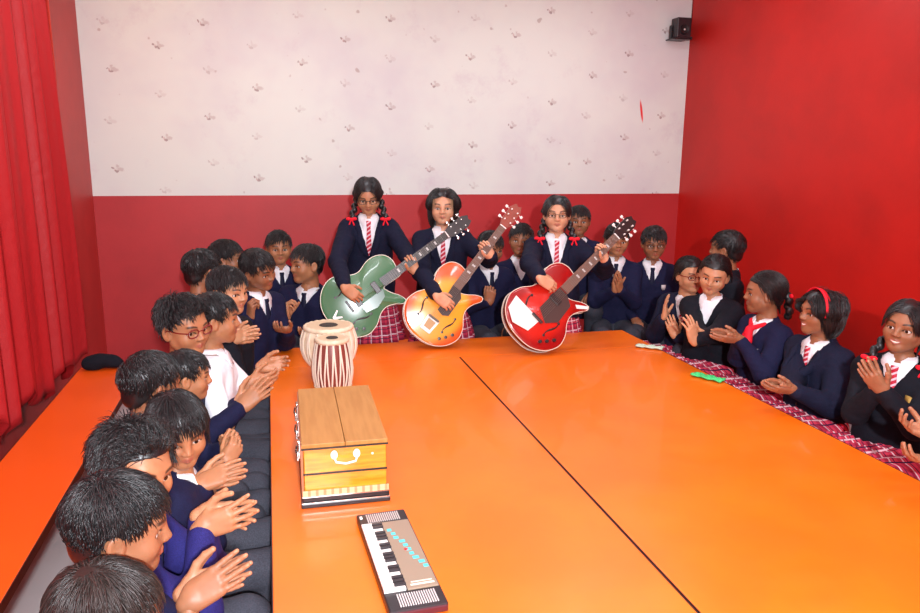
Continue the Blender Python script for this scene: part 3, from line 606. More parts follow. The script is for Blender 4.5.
base = t.mix(t.m('MULTIPLY', blob(-.008, .006, .005, .012), t.m('MULTIPLY', strong, .4)), base, (176, 116, 112))
base = t.mix(t.m('MULTIPLY', t.m('SUBTRACT', 1, t.sstep(t.noise(t.pos(), 14, 1), .20, .25)), .5), base, (160, 135, 125))
dsc = t.m('ADD', t.m('POWER', t.m('DIVIDE', t.m('SUBTRACT', x, t.m('ADD', 3.02, t.m('MULTIPLY', t.m('SUBTRACT', z, 1.95), -.18))), .012), 2), t.m('POWER', t.m('DIVIDE', t.m('SUBTRACT', z, 1.95), .10), 2))
base = t.mix(t.m('SUBTRACT', 1, t.sstep(dsc, .3, 1.1)), base, (222, 60, 60))
t.color(base); M['wallpaper'] = m
M['floor'] = mat('grey_cement_floor', (188, 184, 182), .55, .4, bump=(30, .1, .01)); M['ceil'] = mat('white_ceiling_paint', (228, 222, 216), .9)
def slab(name, lo, hi, m):
    b = MB(); b.box([(a+c)/2 for a, c in zip(lo, hi)], [c-a for a, c in zip(lo, hi)]); o = b.build(name, m); o['kind'] = 'structure'; return o
slab('floor', (XL-.1, YF-.1, -.1), (XR+.1, YB+.1, 0), M['floor']); slab('ceiling', (XL-.1, YF-.1, ZC), (XR+.1, YB+.1, ZC+.1), M['ceil'])
wb = slab('wall_back', (XL-.1, YB, 0), (XR+.1, YB+.1, ZC), [M['wall_red'], M['wallpaper']])
b = bmesh.new(); b.from_mesh(wb.data); bmesh.ops.bisect_plane(b, geom=b.faces[:]+b.edges[:]+b.verts[:], plane_co=(0, 0, ZW), plane_no=(0, 0, 1))
for f_ in b.faces: f_.material_index = 1 if f_.calc_center_median().z > ZW else 0
b.to_mesh(wb.data); b.free()
slab('wall_right', (XR, YF, 0), (XR+.1, YB, ZC), M['wall_red_right']); slab('wall_front', (XL-.1, YF-.1, 0), (XR+.1, YF, ZC), M['ceil'])
# left wall with a window opening behind the curtain
WY0, WY1, WZ0, WZ1 = 2.2, 5.03, 1.93, 2.7
b = MB()
for lo, hi in (((XL-.1, YF, 0), (XL, WY0, ZC)), ((XL-.1, WY1, 0), (XL, YB, ZC)), ((XL-.1, WY0, 0), (XL, WY1, WZ0)), ((XL-.1, WY0, WZ1), (XL, WY1, ZC))):
    b.box([(a+c)/2 for a, c in zip(lo, hi)], [c-a for a, c in zip(lo, hi)])
o = b.build('wall_left', M['wall_red_left']); o['kind'] = 'structure'
m = mat('daylit_frosted_glass', (255, 214, 170), .4); pb = m.node_tree.nodes['Principled BSDF']; pb.inputs['Emission Color'].default_value = (*lin((255, 190, 120)), 1); pb.inputs['Emission Strength'].default_value = 2.2; M['day'] = m
M['frame'] = mat('orange_window_frame', (226, 120, 50), .4)
b = MB(); b.box((XL-.07, (WY0+WY1)/2, (WZ0+WZ1)/2), (.006, WY1-WY0, WZ1-WZ0)); wo = b.build('window_1', M['day']); wo['kind'] = 'structure'
b = MB()
for y in (WY0+.02, (WY0+WY1)/2, WY1-.02): b.box((XL-.045, y, (WZ0+WZ1)/2), (.05, .04, WZ1-WZ0), .004)
for z in (WZ0+.02, WZ1-.02): b.box((XL-.045, (WY0+WY1)/2, z), (.05, WY1-WY0, .04), .004)
b.build('window_frame', M['frame'], wo)
# curtain: pleated cloth hung from a rail
m = mat('red_curtain_cloth', (178, 30, 34), .5, .4); t = NT(m); mo = m.node_tree.nodes['Material Output']; tr = t.n('BsdfTranslucent'); tr.inputs[0].default_value = (*lin((255, 70, 40)), 1); mx = t.n('MixShader'); mx.inputs[0].default_value = .12
t.t.links.new(t.b.outputs[0], mx.inputs[1]); t.t.links.new(tr.outputs[0], mx.inputs[2]); t.t.links.new(mx.outputs[0], mo.inputs['Surface']); t.bump(t.noise(t.obj(), 25), .3, .01); M['curtain'] = m
ny, nz = 420, 60; vv = []
ys = np.linspace(1.5, 4.50, ny); rr = np.random.default_rng(3); ph = np.cumsum(np.interp(np.arange(ny), np.arange(0, ny, 14), rr.uniform(.55, 1.6, len(range(0, ny, 14)))))*.42
for i in range(nz):
    z0 = i/(nz-1)
    for j, y in enumerate(ys):
        hem = .43+.035*math.sin(ph[j]*.5+.6)+.04*math.sin(ph[j]*.21)+.055*max(0, (3.9-y)); z = hem+(2.75-hem)*z0
        amp = .036*(1.1-.30*z0)*(1+.3*math.sin(y*3.1)); a = ph[j]*.5+.5*math.sin(z*1.1+y*2)*(1-z0)
        vv.append((-1.105+amp*math.sin(a)+.010*math.sin(a*2.3+1)+.012*(1-z0), y+.010*math.cos(a)+.05*(1-z0)*math.sin(y*1.7)+.10*max(0, y-4.0)*math.sin(z*1.6), z))
ff = [(i*ny+j, i*ny+j+1, (i+1)*ny+j+1, (i+1)*ny+j) for i in range(nz-1) for j in range(ny-1)]
cu = empty('curtain', (-1.105, 3.1, .4)); set_props(cu, 'long red pleated curtain hanging over the left-hand wall', 'curtain')
sh_ = Matrix.Translation((1.105, -3.1, -.4)); o = newobj('drape', mesh_np('drape', vv, ff, M['curtain']), cu, sh_); md = o.modifiers.new('thick', 'SOLIDIFY'); md.thickness = .003
MB().tube([(-1.11, 1.4, 2.77), (-1.11, 4.95, 2.77)], .012, 12).build('rail', mat('brass_rail', (170, 130, 70), .35, metal=1), cu, 60, sh_)

# ------------------------------------------------------------------ tables and benches
m = mat('orange_laminate', (246, 116, 16), .30, .5, coat=.15); t = NT(m); p = t.pos()
t.color(t.mix(t.sstep(t.noise(p, 2.2, 4, .6), .3, .7), (247, 119, 16), (242, 108, 12))); t.put(t.b.inputs['Roughness'], t.m('ADD', .27, t.m('MULTIPLY', t.noise(p, 9, 3), .14))); M['orange'] = m
M['edge'] = mat('dark_edge_beading', (58, 20, 18), .4); M['steel'] = mat('dark_steel_tube', (44, 42, 44), .45, metal=.6); M['alu'] = mat('pale_edge_strip', (160, 152, 148), .4)
TZ = .5; YT = 3.76
M['orange_outer'] = mat('shaded_orange_laminate', (238, 88, 14), .33, .5, coat=.1)  # orange laminate again, with the shade of grazing light put into its colour
def table(name, label, cat, x0, x1, y0, y1, z, group=None, strip=None, inset=.09):
    r_ = empty(name, ((x0+x1)/2, (y0+y1)/2, 0)); set_props(r_, label, cat, group); mw = Matrix.Translation((-(x0+x1)/2, -(y0+y1)/2, 0)); e = .0025
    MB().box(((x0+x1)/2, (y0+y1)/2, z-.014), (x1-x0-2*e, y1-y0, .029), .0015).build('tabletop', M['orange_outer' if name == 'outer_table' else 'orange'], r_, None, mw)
    b = MB()
    for lo, hi in (((x0, y0), (x0+e, y1)), ((x1-e, y0), (x1, y1)), ((x0+e, y0), (x1-e, y0+e))): b.box(((lo[0]+hi[0])/2, (lo[1]+hi[1])/2, z-.0145), (hi[0]-lo[0], hi[1]-lo[1], .031))
    b.build('edge_beading', M['edge'] if not strip else strip, r_, None, mw)
    i2 = min(inset, (x1-x0)*.3); j2 = min(inset, (y1-y0)*.3)
    for x in (x0+i2, x1-i2):
        for y in (y0+j2, y1-j2): MB().box((x, y, (z-.03)/2), (.03, .03, z-.03), .003).build('leg', M['steel'], r_, None, mw)
    for y in (y0+j2, y1-j2): MB().box(((x0+x1)/2, y, z-.05), (x1-x0-2*i2, .02, .035)).build('apron', M['steel'], r_, None, mw)
    return r_
table('dining_table', 'long orange low table carrying the harmonium and toy keyboard', 'table', -.034, .978, .95, YT, TZ, 'long orange tables in the middle')
table('dining_table', 'long empty orange low table beside the seated girls', 'table', .982, 2.149, .95, YT, TZ, 'long orange tables in the middle')
t3 = table('dining_table', 'narrow orange table end on which the red guitar rests', 'table', -.034, 2.149, YT+.0005, 4.15, TZ, None, M['orange'])
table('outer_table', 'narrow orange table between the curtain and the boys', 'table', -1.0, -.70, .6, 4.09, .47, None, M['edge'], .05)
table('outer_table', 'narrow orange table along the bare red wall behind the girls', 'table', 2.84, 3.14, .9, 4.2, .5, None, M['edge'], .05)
def bench(label, x0, x1, y0, y1, z): return table('bench', label, 'bench', x0, x1, y0, y1, z, 'low benches under the pupils', M['edge'], .06)
bench('low orange bench under the row of boys', -.62, -.20, .75, 4.05, .27); bench('low orange bench under the row of girls in plaid skirts', 2.26, 2.56, 1.3, 4.15, .27)
bench('low orange bench under the pupils by the wallpapered wall', .0, 2.9, 4.62, 4.98, .30)
# ------------------------------------------------------------------ instruments
def spline(pts, n=8):
    P = np.array(pts, float); N = len(P); out = []
    for i in range(N):
        p0, p1, p2, p3 = P[i-1], P[i], P[(i+1) % N], P[(i+2) % N]
        for k in range(n):
            t = k/n; out.append(.5*((2*p1)+(-p0+p2)*t+(2*p0-5*p1+4*p2-p3)*t*t+(-p0+3*p1-3*p2+p3)*t**3))
    return np.array(out)
def glossy(name, rgb, r=.16): return mat(name, rgb, r, .5, coat=.6)
M['ebony'] = mat('dark_fingerboard', (40, 30, 30), .35); M['maple'] = mat('brown_neck_wood', (126, 84, 62), .4); M['fret'] = mat('nickel', (205, 205, 200), .25, metal=1); M['cream'] = mat('cream_plastic', (232, 224, 206), .35); M['white_plastic'] = mat('white_plastic', (238, 236, 230), .35)
M['fretwire'] = mat('dull_fretwire', (126, 120, 112), .45, metal=.6); M['pearl'] = mat('pearl_inlay', (206, 206, 202), .25)
G_OUT = spline([(0, 0), (.085, .012), (.155, .060), (.192, .135), (.178, .205), (.140, .262), (.127, .310), (.142, .360), (.170, .405), (.160, .428), (.120, .415), (.082, .388), (.050, .372), (.026, .376),
                (.026, .492), (-.026, .498), (-.070, .503), (-.118, .484), (-.148, .435), (-.150, .375), (-.130, .310), (-.140, .262), (-.178, .205), (-.192, .135), (-.155, .060), (-.085, .012)], 5)
def guitar(label, tail, tip, normal, colours, style, total=1.02, thick=.065):
    y = nrm(tip-tail); sc = np.linalg.norm(tip-tail)/total; n = np.asarray(normal, float); n = nrm(n-y*(n@y)); x = np.cross(y, n)
    mw = Matrix(((x[0], y[0], n[0], tail[0]), (x[1], y[1], n[1], tail[1]), (x[2], y[2], n[2], tail[2]), (0, 0, 0, 1))) @ Matrix.Scale(sc, 4)
    g = bpy.data.objects.new('guitar', None); COL.objects.link(g); g.matrix_world = mw; set_props(g, label, 'guitar', 'electric guitars held by the standing girls'); P = G_OUT; nP = len(P); cen = V(0, .22)
    # arched body: rings from the edge to the middle, front and back
    vs = []; fs = []; mi = []
    def ring(k, z): 
        q = cen+(P-cen)*k; vs.extend([(a, b, z) for a, b in q])
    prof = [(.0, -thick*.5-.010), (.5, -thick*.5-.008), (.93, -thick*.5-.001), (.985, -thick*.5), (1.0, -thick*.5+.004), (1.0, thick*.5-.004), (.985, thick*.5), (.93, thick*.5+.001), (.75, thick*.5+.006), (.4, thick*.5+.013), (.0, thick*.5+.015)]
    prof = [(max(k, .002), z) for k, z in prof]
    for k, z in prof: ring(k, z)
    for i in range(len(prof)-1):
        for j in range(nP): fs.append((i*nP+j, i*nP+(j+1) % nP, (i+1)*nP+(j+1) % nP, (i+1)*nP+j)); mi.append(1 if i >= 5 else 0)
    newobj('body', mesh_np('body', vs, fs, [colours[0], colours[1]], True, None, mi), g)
    for z in (thick*.5-.002, -thick*.5+.002):
        MB().tube([(a, b, z) for a, b in cen+(P-cen)*1.0], .0024, 6, closed=True).build('binding', M['cream'], g, 60)
    top = thick*.5+.014
    # neck, fingerboard, frets
    b = MB(); b.prism([(-.026, .43), (.026, .43), (.0215, .845), (-.0215, .845)], top-.028, top+.004, .006); b.build('neck', M['maple'], g)
    fb = MB().prism([(-.028, .375), (.028, .375), (.0215, .846), (-.0215, .846)], top+.004, top+.010).build('fingerboard', style.get('board', M['ebony']), g)
    b = MB()
    for i in range(1, 20):
        yy = .846-.62*(1-2**(-i/12)); b.box((0, yy, top+.0106), (.044+.012*(.846-yy)/.47, .0014, .0016))
    b.build('fret', M['fretwire'], fb)
    for i in (3, 5, 7, 9, 12, 15): yy = .846-.62*(1-2**(-(i-.5)/12)); MB().box((0, yy, top+.0103), (.022, .010, .001)).build('inlay', M['pearl'], fb)
    MB().box((0, .850, top+.009), (.044, .006, .008), .001).build('nut', M['white_plastic'], g)
    hd = MB().prism([(-.021, .848), (.021, .848), (.036, .885), (.038, .985), (.020, 1.02), (.0, 1.008), (-.020, 1.02), (-.038, .985), (-.036, .885)], top-.016, top+.002, .002).build('headstock', style.get('head', M['ebony']), g)
    for q in (-1, 1):
        for k in range(3):
            yy = .895+.038*k; b = MB(); b.tube([(q*.022, yy, top+.001), (q*.022, yy, top+.016)], .0045, 8).tube([(q*.036, yy, top-.008), (q*.050, yy, top-.008)], .003, 6).box((q*.057, yy, top-.008), (.016, .018, .009), .004); b.build('tuning_peg', style.get('peg', M['fret']), hd, 60)
    b = MB()
    for i in range(6): xx = -.0155+.0062*i; b.tube([(xx*1.6, .145, top+.020), (xx, .846, top+.0125)], .0006, 4)
    b.build('strings', M['fretwire'], g)
    MB().box((0, .145, top+.010), (.075, .012, .020), .003).build('bridge', style.get('bridge', M['ebony']), g)
    for y_ in style.get('pickups', (.20, .33)): MB().box((0, y_, top+.006), (.070, .034, .012), .003).build('pickup', style.get('pick', M['ebony']), g)
    for q in (-1, 1):                                    # f-shaped sound holes
        pts = [(q*(.098+.012*math.sin(a*2.4)), .165+.055*a, top-.0035-.002*abs(a)) for a in np.linspace(-1, 1, 15)]
        b = MB().tube(pts, [.0030+.0025*math.exp(-(a*2)**2) for a in np.linspace(-1, 1, 15)], 6); b.lathe([(.0001, -.002), (.0075, -.001), (.0075, .003), (.0001, .004)], 12, pts[0]).lathe([(.0001, -.002), (.0075, -.001), (.0075, .003), (.0001, .004)], 12, pts[-1]); b.build('sound_hole', M['ebony'], g, 60)
    for nm, outline, z, mm in style.get('plates', ()):
        MB().prism(outline, top+z, top+z+.004, .001).build(nm, mm, g)
    for kx, ky in ((.125, .10), (.150, .135), (.10, .07)): MB().lathe([(.001, 0), (.010, 0), (.009, .012), (.001, .013)], 14, (kx, ky, top-.008)).build('control_knob', style.get('knob', M['ebony']), g, 50)
    lowest = min((mw @ Vector((a, b_, z_))).z for a, b_ in P for z_ in (-thick/2, thick/2)); 0 and print('guitar', round(sc, 3), 'lowest', round(lowest, 3), 'y', tail[1])
    return g, mw
def sunburst(name, mid, edge, r0, r1):
    m = mat(name, mid, .2, .5, coat=.5); t = NT(m); x, y, z = t.sep(t.obj()); y2 = t.m('SUBTRACT', y, .21)
    d = t.m('SQRT', t.m('ADD', t.m('POWER', t.m('MULTIPLY', x, 1.25), 2), t.m('POWER', t.m('MULTIPLY', y2, .92), 2))); t.color(t.mix(t.sstep(d, r0, r1), mid, edge)); return m
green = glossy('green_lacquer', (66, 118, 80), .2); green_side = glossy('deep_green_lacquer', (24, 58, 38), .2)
GU = {}
GU['g1'] = guitar('glossy green hollow-body guitar held by the girl with braids', atY(329, 322, 4.17), atY(468, 219, 4.25), (-.10, -.97, .22), (green_side, green),
    {'head': M['ebony'], 'plates': [('tailpiece', [(-.028, .075), (-.006, .03), (.006, .03), (.028, .075), (.020, .078), (0, .045), (-.020, .078)], -.003, M['white_plastic']), ('pickguard', [(.032, .20), (.085, .20), (.10, .27), (.075, .34), (.032, .36)], .002, mat('green_pickguard', (38, 84, 54), .2))]})
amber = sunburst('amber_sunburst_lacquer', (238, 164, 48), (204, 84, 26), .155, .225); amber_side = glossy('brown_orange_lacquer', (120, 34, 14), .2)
GU['g2'] = guitar('amber sunburst guitar with a dark pickguard and white-edged bridge plate', atY(418, 338, 3.985), atY(517, 207, 4.15), (-.12, -.97, .20), (amber_side, amber),
    {'head': mat('red_brown_headstock', (140, 62, 44), .35), 'peg': M['white_plastic'], 'board': mat('brown_fingerboard', (112, 78, 62), .4), 'pickups': (), 'bridge': mat('grey_bridge', (90, 84, 70), .4),
     'plates': [('tailpiece', [(-.035, .055), (.035, .055), (.042, .145), (-.042, .145)], -.002, M['white_plastic']), ('bridge_plate', [(-.022, .075), (.022, .075), (.026, .13), (-.026, .13)], .003, mat('tan_plate', (176, 140, 84), .4)),
                ('pickguard', [(-.012, .20), (.03, .19), (.062, .21), (.060, .34), (.03, .375), (-.028, .375)], .002, mat('dark_brown_pickguard', (56, 36, 30), .3))]})
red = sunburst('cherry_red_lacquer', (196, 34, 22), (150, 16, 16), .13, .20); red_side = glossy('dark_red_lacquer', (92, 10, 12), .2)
GU['g3'] = guitar('cherry red guitar with a big white plate, resting on the table', atY(516, 338, 3.745), atY(630, 221, 4.05), (-.15, -.96, .24), (red_side, red),
    {'head': M['ebony'], 'peg': M['white_plastic'], 'board': mat('tan_fingerboard', (122, 92, 78), .4), 'pickups': (.30,), 
     'plates': [('bridge_plate', [(-.150, .070), (-.080, .030), (.012, .060), (.020, .150), (-.06, .150), (-.165, .150)], -.003, M['white_plastic']), ('pickguard', [(-.03, .20), (.05, .16), (.098, .22), (.085, .34), (.03, .37), (-.03, .37)], .002, mat('grey_brown_pickguard', (70, 54, 50), .3)),
                ('horn_trim', [(.10, .37), (.12, .36), (.166, .405), (.158, .42)], -.004, M['white_plastic'])]})

# tabla pair
m = mat('pale_drum_hide', (226, 208, 178), .7, .2); t = NT(m); t.color(t.mix(t.sstep(t.noise(t.obj(), 22, 4), .35, .7), (230, 214, 186), (212, 190, 158))); M['hide'] = m; M['strap'] = mat('pale_leather_strap', (226, 212, 192), .6); M['syahi'] = mat('dark_tuning_paste', (52, 46, 40), .75); M['rawhide'] = mat('tan_drum_head', (208, 186, 150), .6)
def tabla(name, label, loc, prof, rt, ht, shell, nst, blk):
    r_ = empty(name, loc); set_props(r_, label, 'drum', 'pair of tabla drums on the table')
    MB().lathe(prof, 40).build('shell', shell, r_, 50)
    b = MB(); b.lathe([(rt*.01, ht-.002), (rt*.6, ht+.001), (rt*.97, ht), (rt*.97, ht-.006), (.01, ht-.008)], 40); dh = b.build('drum_head', M['rawhide'], r_, 50)
    b = MB(); b.lathe([(.001, ht+.0005), (rt*.40, ht+.002), (rt*.36, ht+.0045), (.001, ht+.005)], 30, (blk*rt, -.01, 0)); b.build('tuning_spot', M['syahi'], dh, 40)
    b = MB(); n = 40; b.tube([(rt*.98*math.cos(2*PI*k/n), rt*.98*math.sin(2*PI*k/n), ht-.012+.003*(k % 2)) for k in range(n)], .0125, 8, closed=True); b.build('braided_ring', M['hide'], r_, 60)
    def rad(z):
        zs = [p[1] for p in prof]; return float(np.interp(z, zs, [p[0] for p in prof]))
    for k in range(nst):
        pts = []; sg = 1 if k % 2 else -1
        for i in range(9):
            q = i/8; z = (ht-.02)*(1-q)+.022*q; a = 2*PI*(k//2+.5*sg*.42*q*1.6)/(nst/2); rr = rad(z)+.004; pts.append((rr*math.cos(a), rr*math.sin(a), z))
        MB().tube(pts, .0042, 6).build('strap', M['strap'], r_, 60)
    n = 32; MB().tube([((rad(.02)+.006)*math.cos(2*PI*k/n), (rad(.02)+.006)*math.sin(2*PI*k/n), .02) for k in range(n)], .006, 8, closed=True).build('base_ring', M['hide'], r_, 60)
    return r_
tabla('tabla', 'narrow reddish wooden tabla drum with pale straps, in front', (.258, 3.36, TZ), [(.060, 0), (.078, .018), (.088, .06), (.090, .10), (.084, .16), (.073, .225), (.066, .243)], .070, .25, mat('red_brown_shell', (126, 58, 48), .4), 32, 0)
bay = tabla('bass_tabla', 'wide pale bass tabla drum behind the narrow wooden one', (.258, 3.56, TZ+.035), [(.030, 0), (.075, .012), (.116, .06), (.133, .11), (.133, .16), (.121, .205), (.111, .222)], .114, .23, M['hide'], 36, 0)
d = empty('cushion_ring', (.258, 3.56, TZ)); set_props(d, 'small padded ring under the wide bass tabla drum', 'cushion')
MB().tube([(.062*math.cos(2*PI*k/28), .062*math.sin(2*PI*k/28), .021) for k in range(28)], .021, 10, closed=True).build('padding', M['red'], d, 60)

# harmonium
m = mat('honey_varnished_wood', (226, 150, 32), .28, .5, coat=.3); t = NT(m); x, y, z = t.sep(t.obj()); g_ = t.noise(t.comb(t.m('MULTIPLY', x, 1.2), t.m('MULTIPLY', y, 1.2), t.m('MULTIPLY', z, 12)), 7, 4)
t.color(t.mix(t.sstep(g_, .3, .7), (232, 158, 40), (208, 128, 26))); M['honey'] = m
m = mat('tan_lid_board', (176, 122, 62), .5, .3); t = NT(m); x, y, z = t.sep(t.obj()); t.color(t.mix(t.sstep(t.noise(t.comb(t.m('MULTIPLY', x, 10), y, z), 6, 4), .3, .7), (184, 132, 70), (172, 120, 60))); M['lid'] = m
M['chrome'] = mat('chrome', (214, 212, 208), .2, metal=1); M['blacktrim'] = mat('black_trim', (32, 26, 30), .35); m = mat('patterned_pale_border', (206, 196, 160), .5); t = NT(m); x, y, z = t.sep(t.obj()); t.color(t.mix(t.m('GREATER_THAN', t.m('SINE', t.m('MULTIPLY', x, 260)), .45), (206, 192, 150), (168, 148, 104))); M['border'] = m
hx0, hx1, hy0, hy1 = .070, .340, 2.175, 2.735; hz = .712; ha = empty('harmonium', ((hx0+hx1)/2, (hy0+hy1)/2, TZ), math.radians(-1.2)); set_props(ha, 'honey-coloured wooden harmonium with a tan lid and white front handle', 'harmonium')
W_, D_, H_ = hx1-hx0, hy1-hy0, hz-TZ
MB().box((0, 0, .125), (W_-.012, D_-.008, .145), .003).build('case', M['honey'], ha)
for q, nm in ((-1, 0), (1, 1)):
    MB().box((q*(W_/4), 0, H_-.007), (W_/2-.0015, D_, .014), .002).build('lid', M['lid'], ha)
b = MB(); b.box((0, -D_/2+.001, H_-.016), (W_, .006, .005)).box((0, -D_/2+.002, .112), (W_-.008, .006, .005)); b.build('seam_strip', M['blacktrim'], ha)
MB().box((0, -D_/2-.001, .048), (W_, .006, .020), .001).build('front_border', M['border'], ha)
b = MB(); b.box((0, 0, .029), (W_+.004, D_+.006, .017), .003).box((0, 0, .008), (W_+.010, D_+.012, .016), .003); b.build('base', M['blacktrim'], ha)
b = MB(); b.box((0, -D_/2-.004, .0185), (W_+.006, .006, .003)).box((0, -D_/2-.004, .0385), (W_+.004, .005, .003)); b.build('base_strip', M['chrome'], ha)
hd = MB().tube([(-.035, -D_/2-.002, .170), (-.035, -D_/2-.020, .168), (-.030, -D_/2-.024, .156), (0, -D_/2-.025, .150), (.030, -D_/2-.024, .156), (.035, -D_/2-.020, .168), (.035, -D_/2-.002, .170)], .0036, 8).build('handle', M['white_plastic'], ha, 60)
for q in (-1, 1): MB().lathe([(.001, -.004), (.011, -.004), (.011, .002), (.001, .004)], 16).build('handle_boss', M['white_plastic'], hd, 50, Matrix.Translation((q*.035, -D_/2-.003, .172)) @ Matrix.Rotation(PI/2, 4, 'X') @ Matrix.Diagonal((1, 1.3, 1, 1)))
MB().lathe([(.001, 0), (.004, 0), (.003, .003), (.001, .003)], 12).build('stud', M['white_plastic'], ha, 50, Matrix.Translation((.085, -D_/2+.003, .165)) @ Matrix.Rotation(PI/2, 4, 'X'))
for yy in (-.17, .02, .20):
    b = MB(); b.box((-W_/2-.004, yy, .155), (.010, .030, .060), .003).box((-W_/2-.010, yy, .130), (.008, .020, .030), .003).tube([(-W_/2-.012, yy-.008, .17), (-W_/2-.016, yy, .15), (-W_/2-.012, yy+.008, .13)], .003, 6); b.build('latch', M['chrome'], ha)
MB().box((-W_/2+.001, 0, .118), (.008, D_-.004, .17), .002).build('side_panel', mat('pinkish_side_wood', (190, 120, 88), .4), ha)
b = MB()
for i in range(5): b.box((-.0+0, D_/2+.004+.006*i, .12), (W_-.03-.01*(i % 2), .005, .13-.012*(i % 2)))
b.build('bellows', M['blacktrim'], ha)

# toy keyboard
kb = empty('toy_keyboard', (.300, 1.803, TZ), math.radians(2.4)); set_props(kb, 'small black toy keyboard with white keys and pinkish control panel', 'keyboard'); KW, KL, KH = .148, .500, .026
M['kb_black'] = mat('dark_grey_plastic', (38, 32, 36), .35); M['taupe'] = mat('pinkish_taupe_panel', (152, 134, 114), .35, coat=.3); M['cyan'] = mat('turquoise_print', (84, 204, 214), .5); M['grille'] = mat('pale_grille_bar', (204, 198, 196), .4)
MB().box((0, 0, KH/2), (KW, KL, KH), .005).build('casing', M['kb_black'], kb)
pl = MB().box((.028, .000, KH+.0015), (.082, .352, .005), .0015).build('control_panel', M['taupe'], kb)
for i in range(21): MB().box((-.043, .172-.0166*i-.006, KH+.003), (.056, .0156, .008), .001).build('white_key', M['white_plastic'], kb)
for i in range(20):
    if (i % 7) in (0, 1, 3, 4, 5): MB().box((-.0275, .172-.0166*(i+.5)-.006, KH+.009), (.030, .009, .008), .0012).build('black_key', M['kb_black'], kb)
MB().box((-.0135, 0, KH+.002), (.003, .355, .006)).build('key_strip', M['kb_black'], kb)
for q in (1, -1):
    gr = MB()
    for i in range(16): gr.box((-.052+.0062*i+(.010 if q < 0 else .006), q*.213, KH+.0012), (.0034, .048 if q > 0 else .052, .003), .0005)
    gr.build('speaker_grille', M['grille'], kb)
b = MB(); rr = random.Random(4)
for i in range(10): b.box((.004+.0058*i+rr.uniform(-.004, .004), .125-.023*i, KH+.0043), (.012+rr.uniform(0, .006), .014, .0008), .0002, Matrix.Rotation(rr.uniform(-.5, .5), 3, 'Z') if False else None)
b.build('printed_mark', M['cyan'], pl); 
b = MB(); b.box((.026, .010, KH+.0046), (.010, .008, .001)); b.build('printed_dot', M['red'], pl)
b = MB(); b.box((.030, -.160, KH+.0046), (.062, .006, .001)); b.box((.030, -.148, KH+.0046), (.055, .003, .001)); b.build('printed_line', M['cream'], pl)
MB().box((-.064, .222, KH+.002), (.008, .014, .004), .001).build('switch', M['white_plastic'], kb)
MB().box((0, -.249, .012), (KW-.004, .008, .018), .003).build('front_lip', mat('maroon_plastic', (84, 34, 44), .3), kb)

# wall-mounted speaker, bag, cloths
sp = empty('wall_speaker', (3.215, 5.70, 2.52)); set_props(sp, 'small black box speaker bracketed near the wall corner', 'speaker')
bx = MB().box((.055, -.11, .075), (.125, .10, .155), .008, None).build('cabinet', M['kb_black'], sp); 
MB().lathe([(.002, .004), (.030, .002), (.036, .006), (.040, .0)], 20).build('cone', mat('dark_cone', (22, 20, 22), .5), sp, 50, Matrix.Translation((.055, -.160, .060)) @ Matrix.Rotation(PI/2, 4, 'X'))
MB().lathe([(.001, .006), (.006, .006), (.008, .001)], 14).build('centre_cap', M['grille'], sp, 50, Matrix.Translation((.055, -.163, .060)) @ Matrix.Rotation(PI/2, 4, 'X'))
b = MB(); b.box((-.018, -.075, .045), (.008, .03, .11), .002).box((.04, -.085, -.008), (.14, .12, .010), .002).box((.15, -.05, .01), (.06, .06, .02), .003); b.build('bracket', M['blacktrim'], sp)
MB().tube([(.12, -.06, .0), (.16, -.03, .02), (.20, -.012, .06), (.21, -.008, .5)], .003, 6).build('cable', M['blacktrim'], sp)
bg = SDF().ell((-.885, 4.055, .515), (.085, .045, .035), .03).ell((-.93, 4.05, .50), (.05, .04, .035), .02).ell((-.83, 4.06, .495), (.05, .045, .025), .02); v, f = bg.mesh(.007); v[:, 2] = np.maximum(v[:, 2], .4705); v = v+vnormals(v, f)*(wob(v, 55, 4)*.006)[:, None]
set_props(newobj('bag', mesh_np('bag', v, f, M['black'])), 'slumped black bag lying at the far end of the narrow table', 'bag')
def ragged(name, label, cat, c, lx, ly, rz, m):
    n = 22; vv = []; rg = np.random.default_rng(8)
    for i in range(n):
        for j in range(9):
            a, b_ = (i/(n-1)-.5)*lx, (j/8-.5)*ly*(1+.18*math.sin(i*.7)); vv.append((c[0]+a*math.cos(rz)-b_*math.sin(rz), c[1]+a*math.sin(rz)+b_*math.cos(rz), c[2]+.005+.006*math.sin(i*.8+j*.5)*math.sin(j*.9)+.004))
    o = newobj(name, mesh_np(name, vv, [(i*9+j, i*9+j+1, (i+1)*9+j+1, (i+1)*9+j) for i in range(n-1) for j in range(8)], m)); md = o.modifiers.new('thick', 'SOLIDIFY'); md.thickness = .006; set_props(o, label, cat); return o
ragged('duster', 'bright green folded cloth lying at the table edge before the girls', 'cloth', (2.095, 3.10, TZ), .16, .055, math.radians(-62), M['green_cloth'])
ragged('handkerchief', 'small pale green and white cloth on the table corner', 'cloth', (2.10, 3.70, TZ), .15, .05, math.radians(-40), mat('pale_green_cloth', (196, 214, 190), .8))
# ------------------------------------------------------------------ the pupils
UPV = V(0, 0, 1)
GL, GR, GB = 'boys seated along the left side', 'girls seated along the right side', 'pupils seated by the back wall'
def clap(x, y, d, fd, ang=25, pose='clap'): return {'clap': (at(x, y, d), fd, ang, pose)}
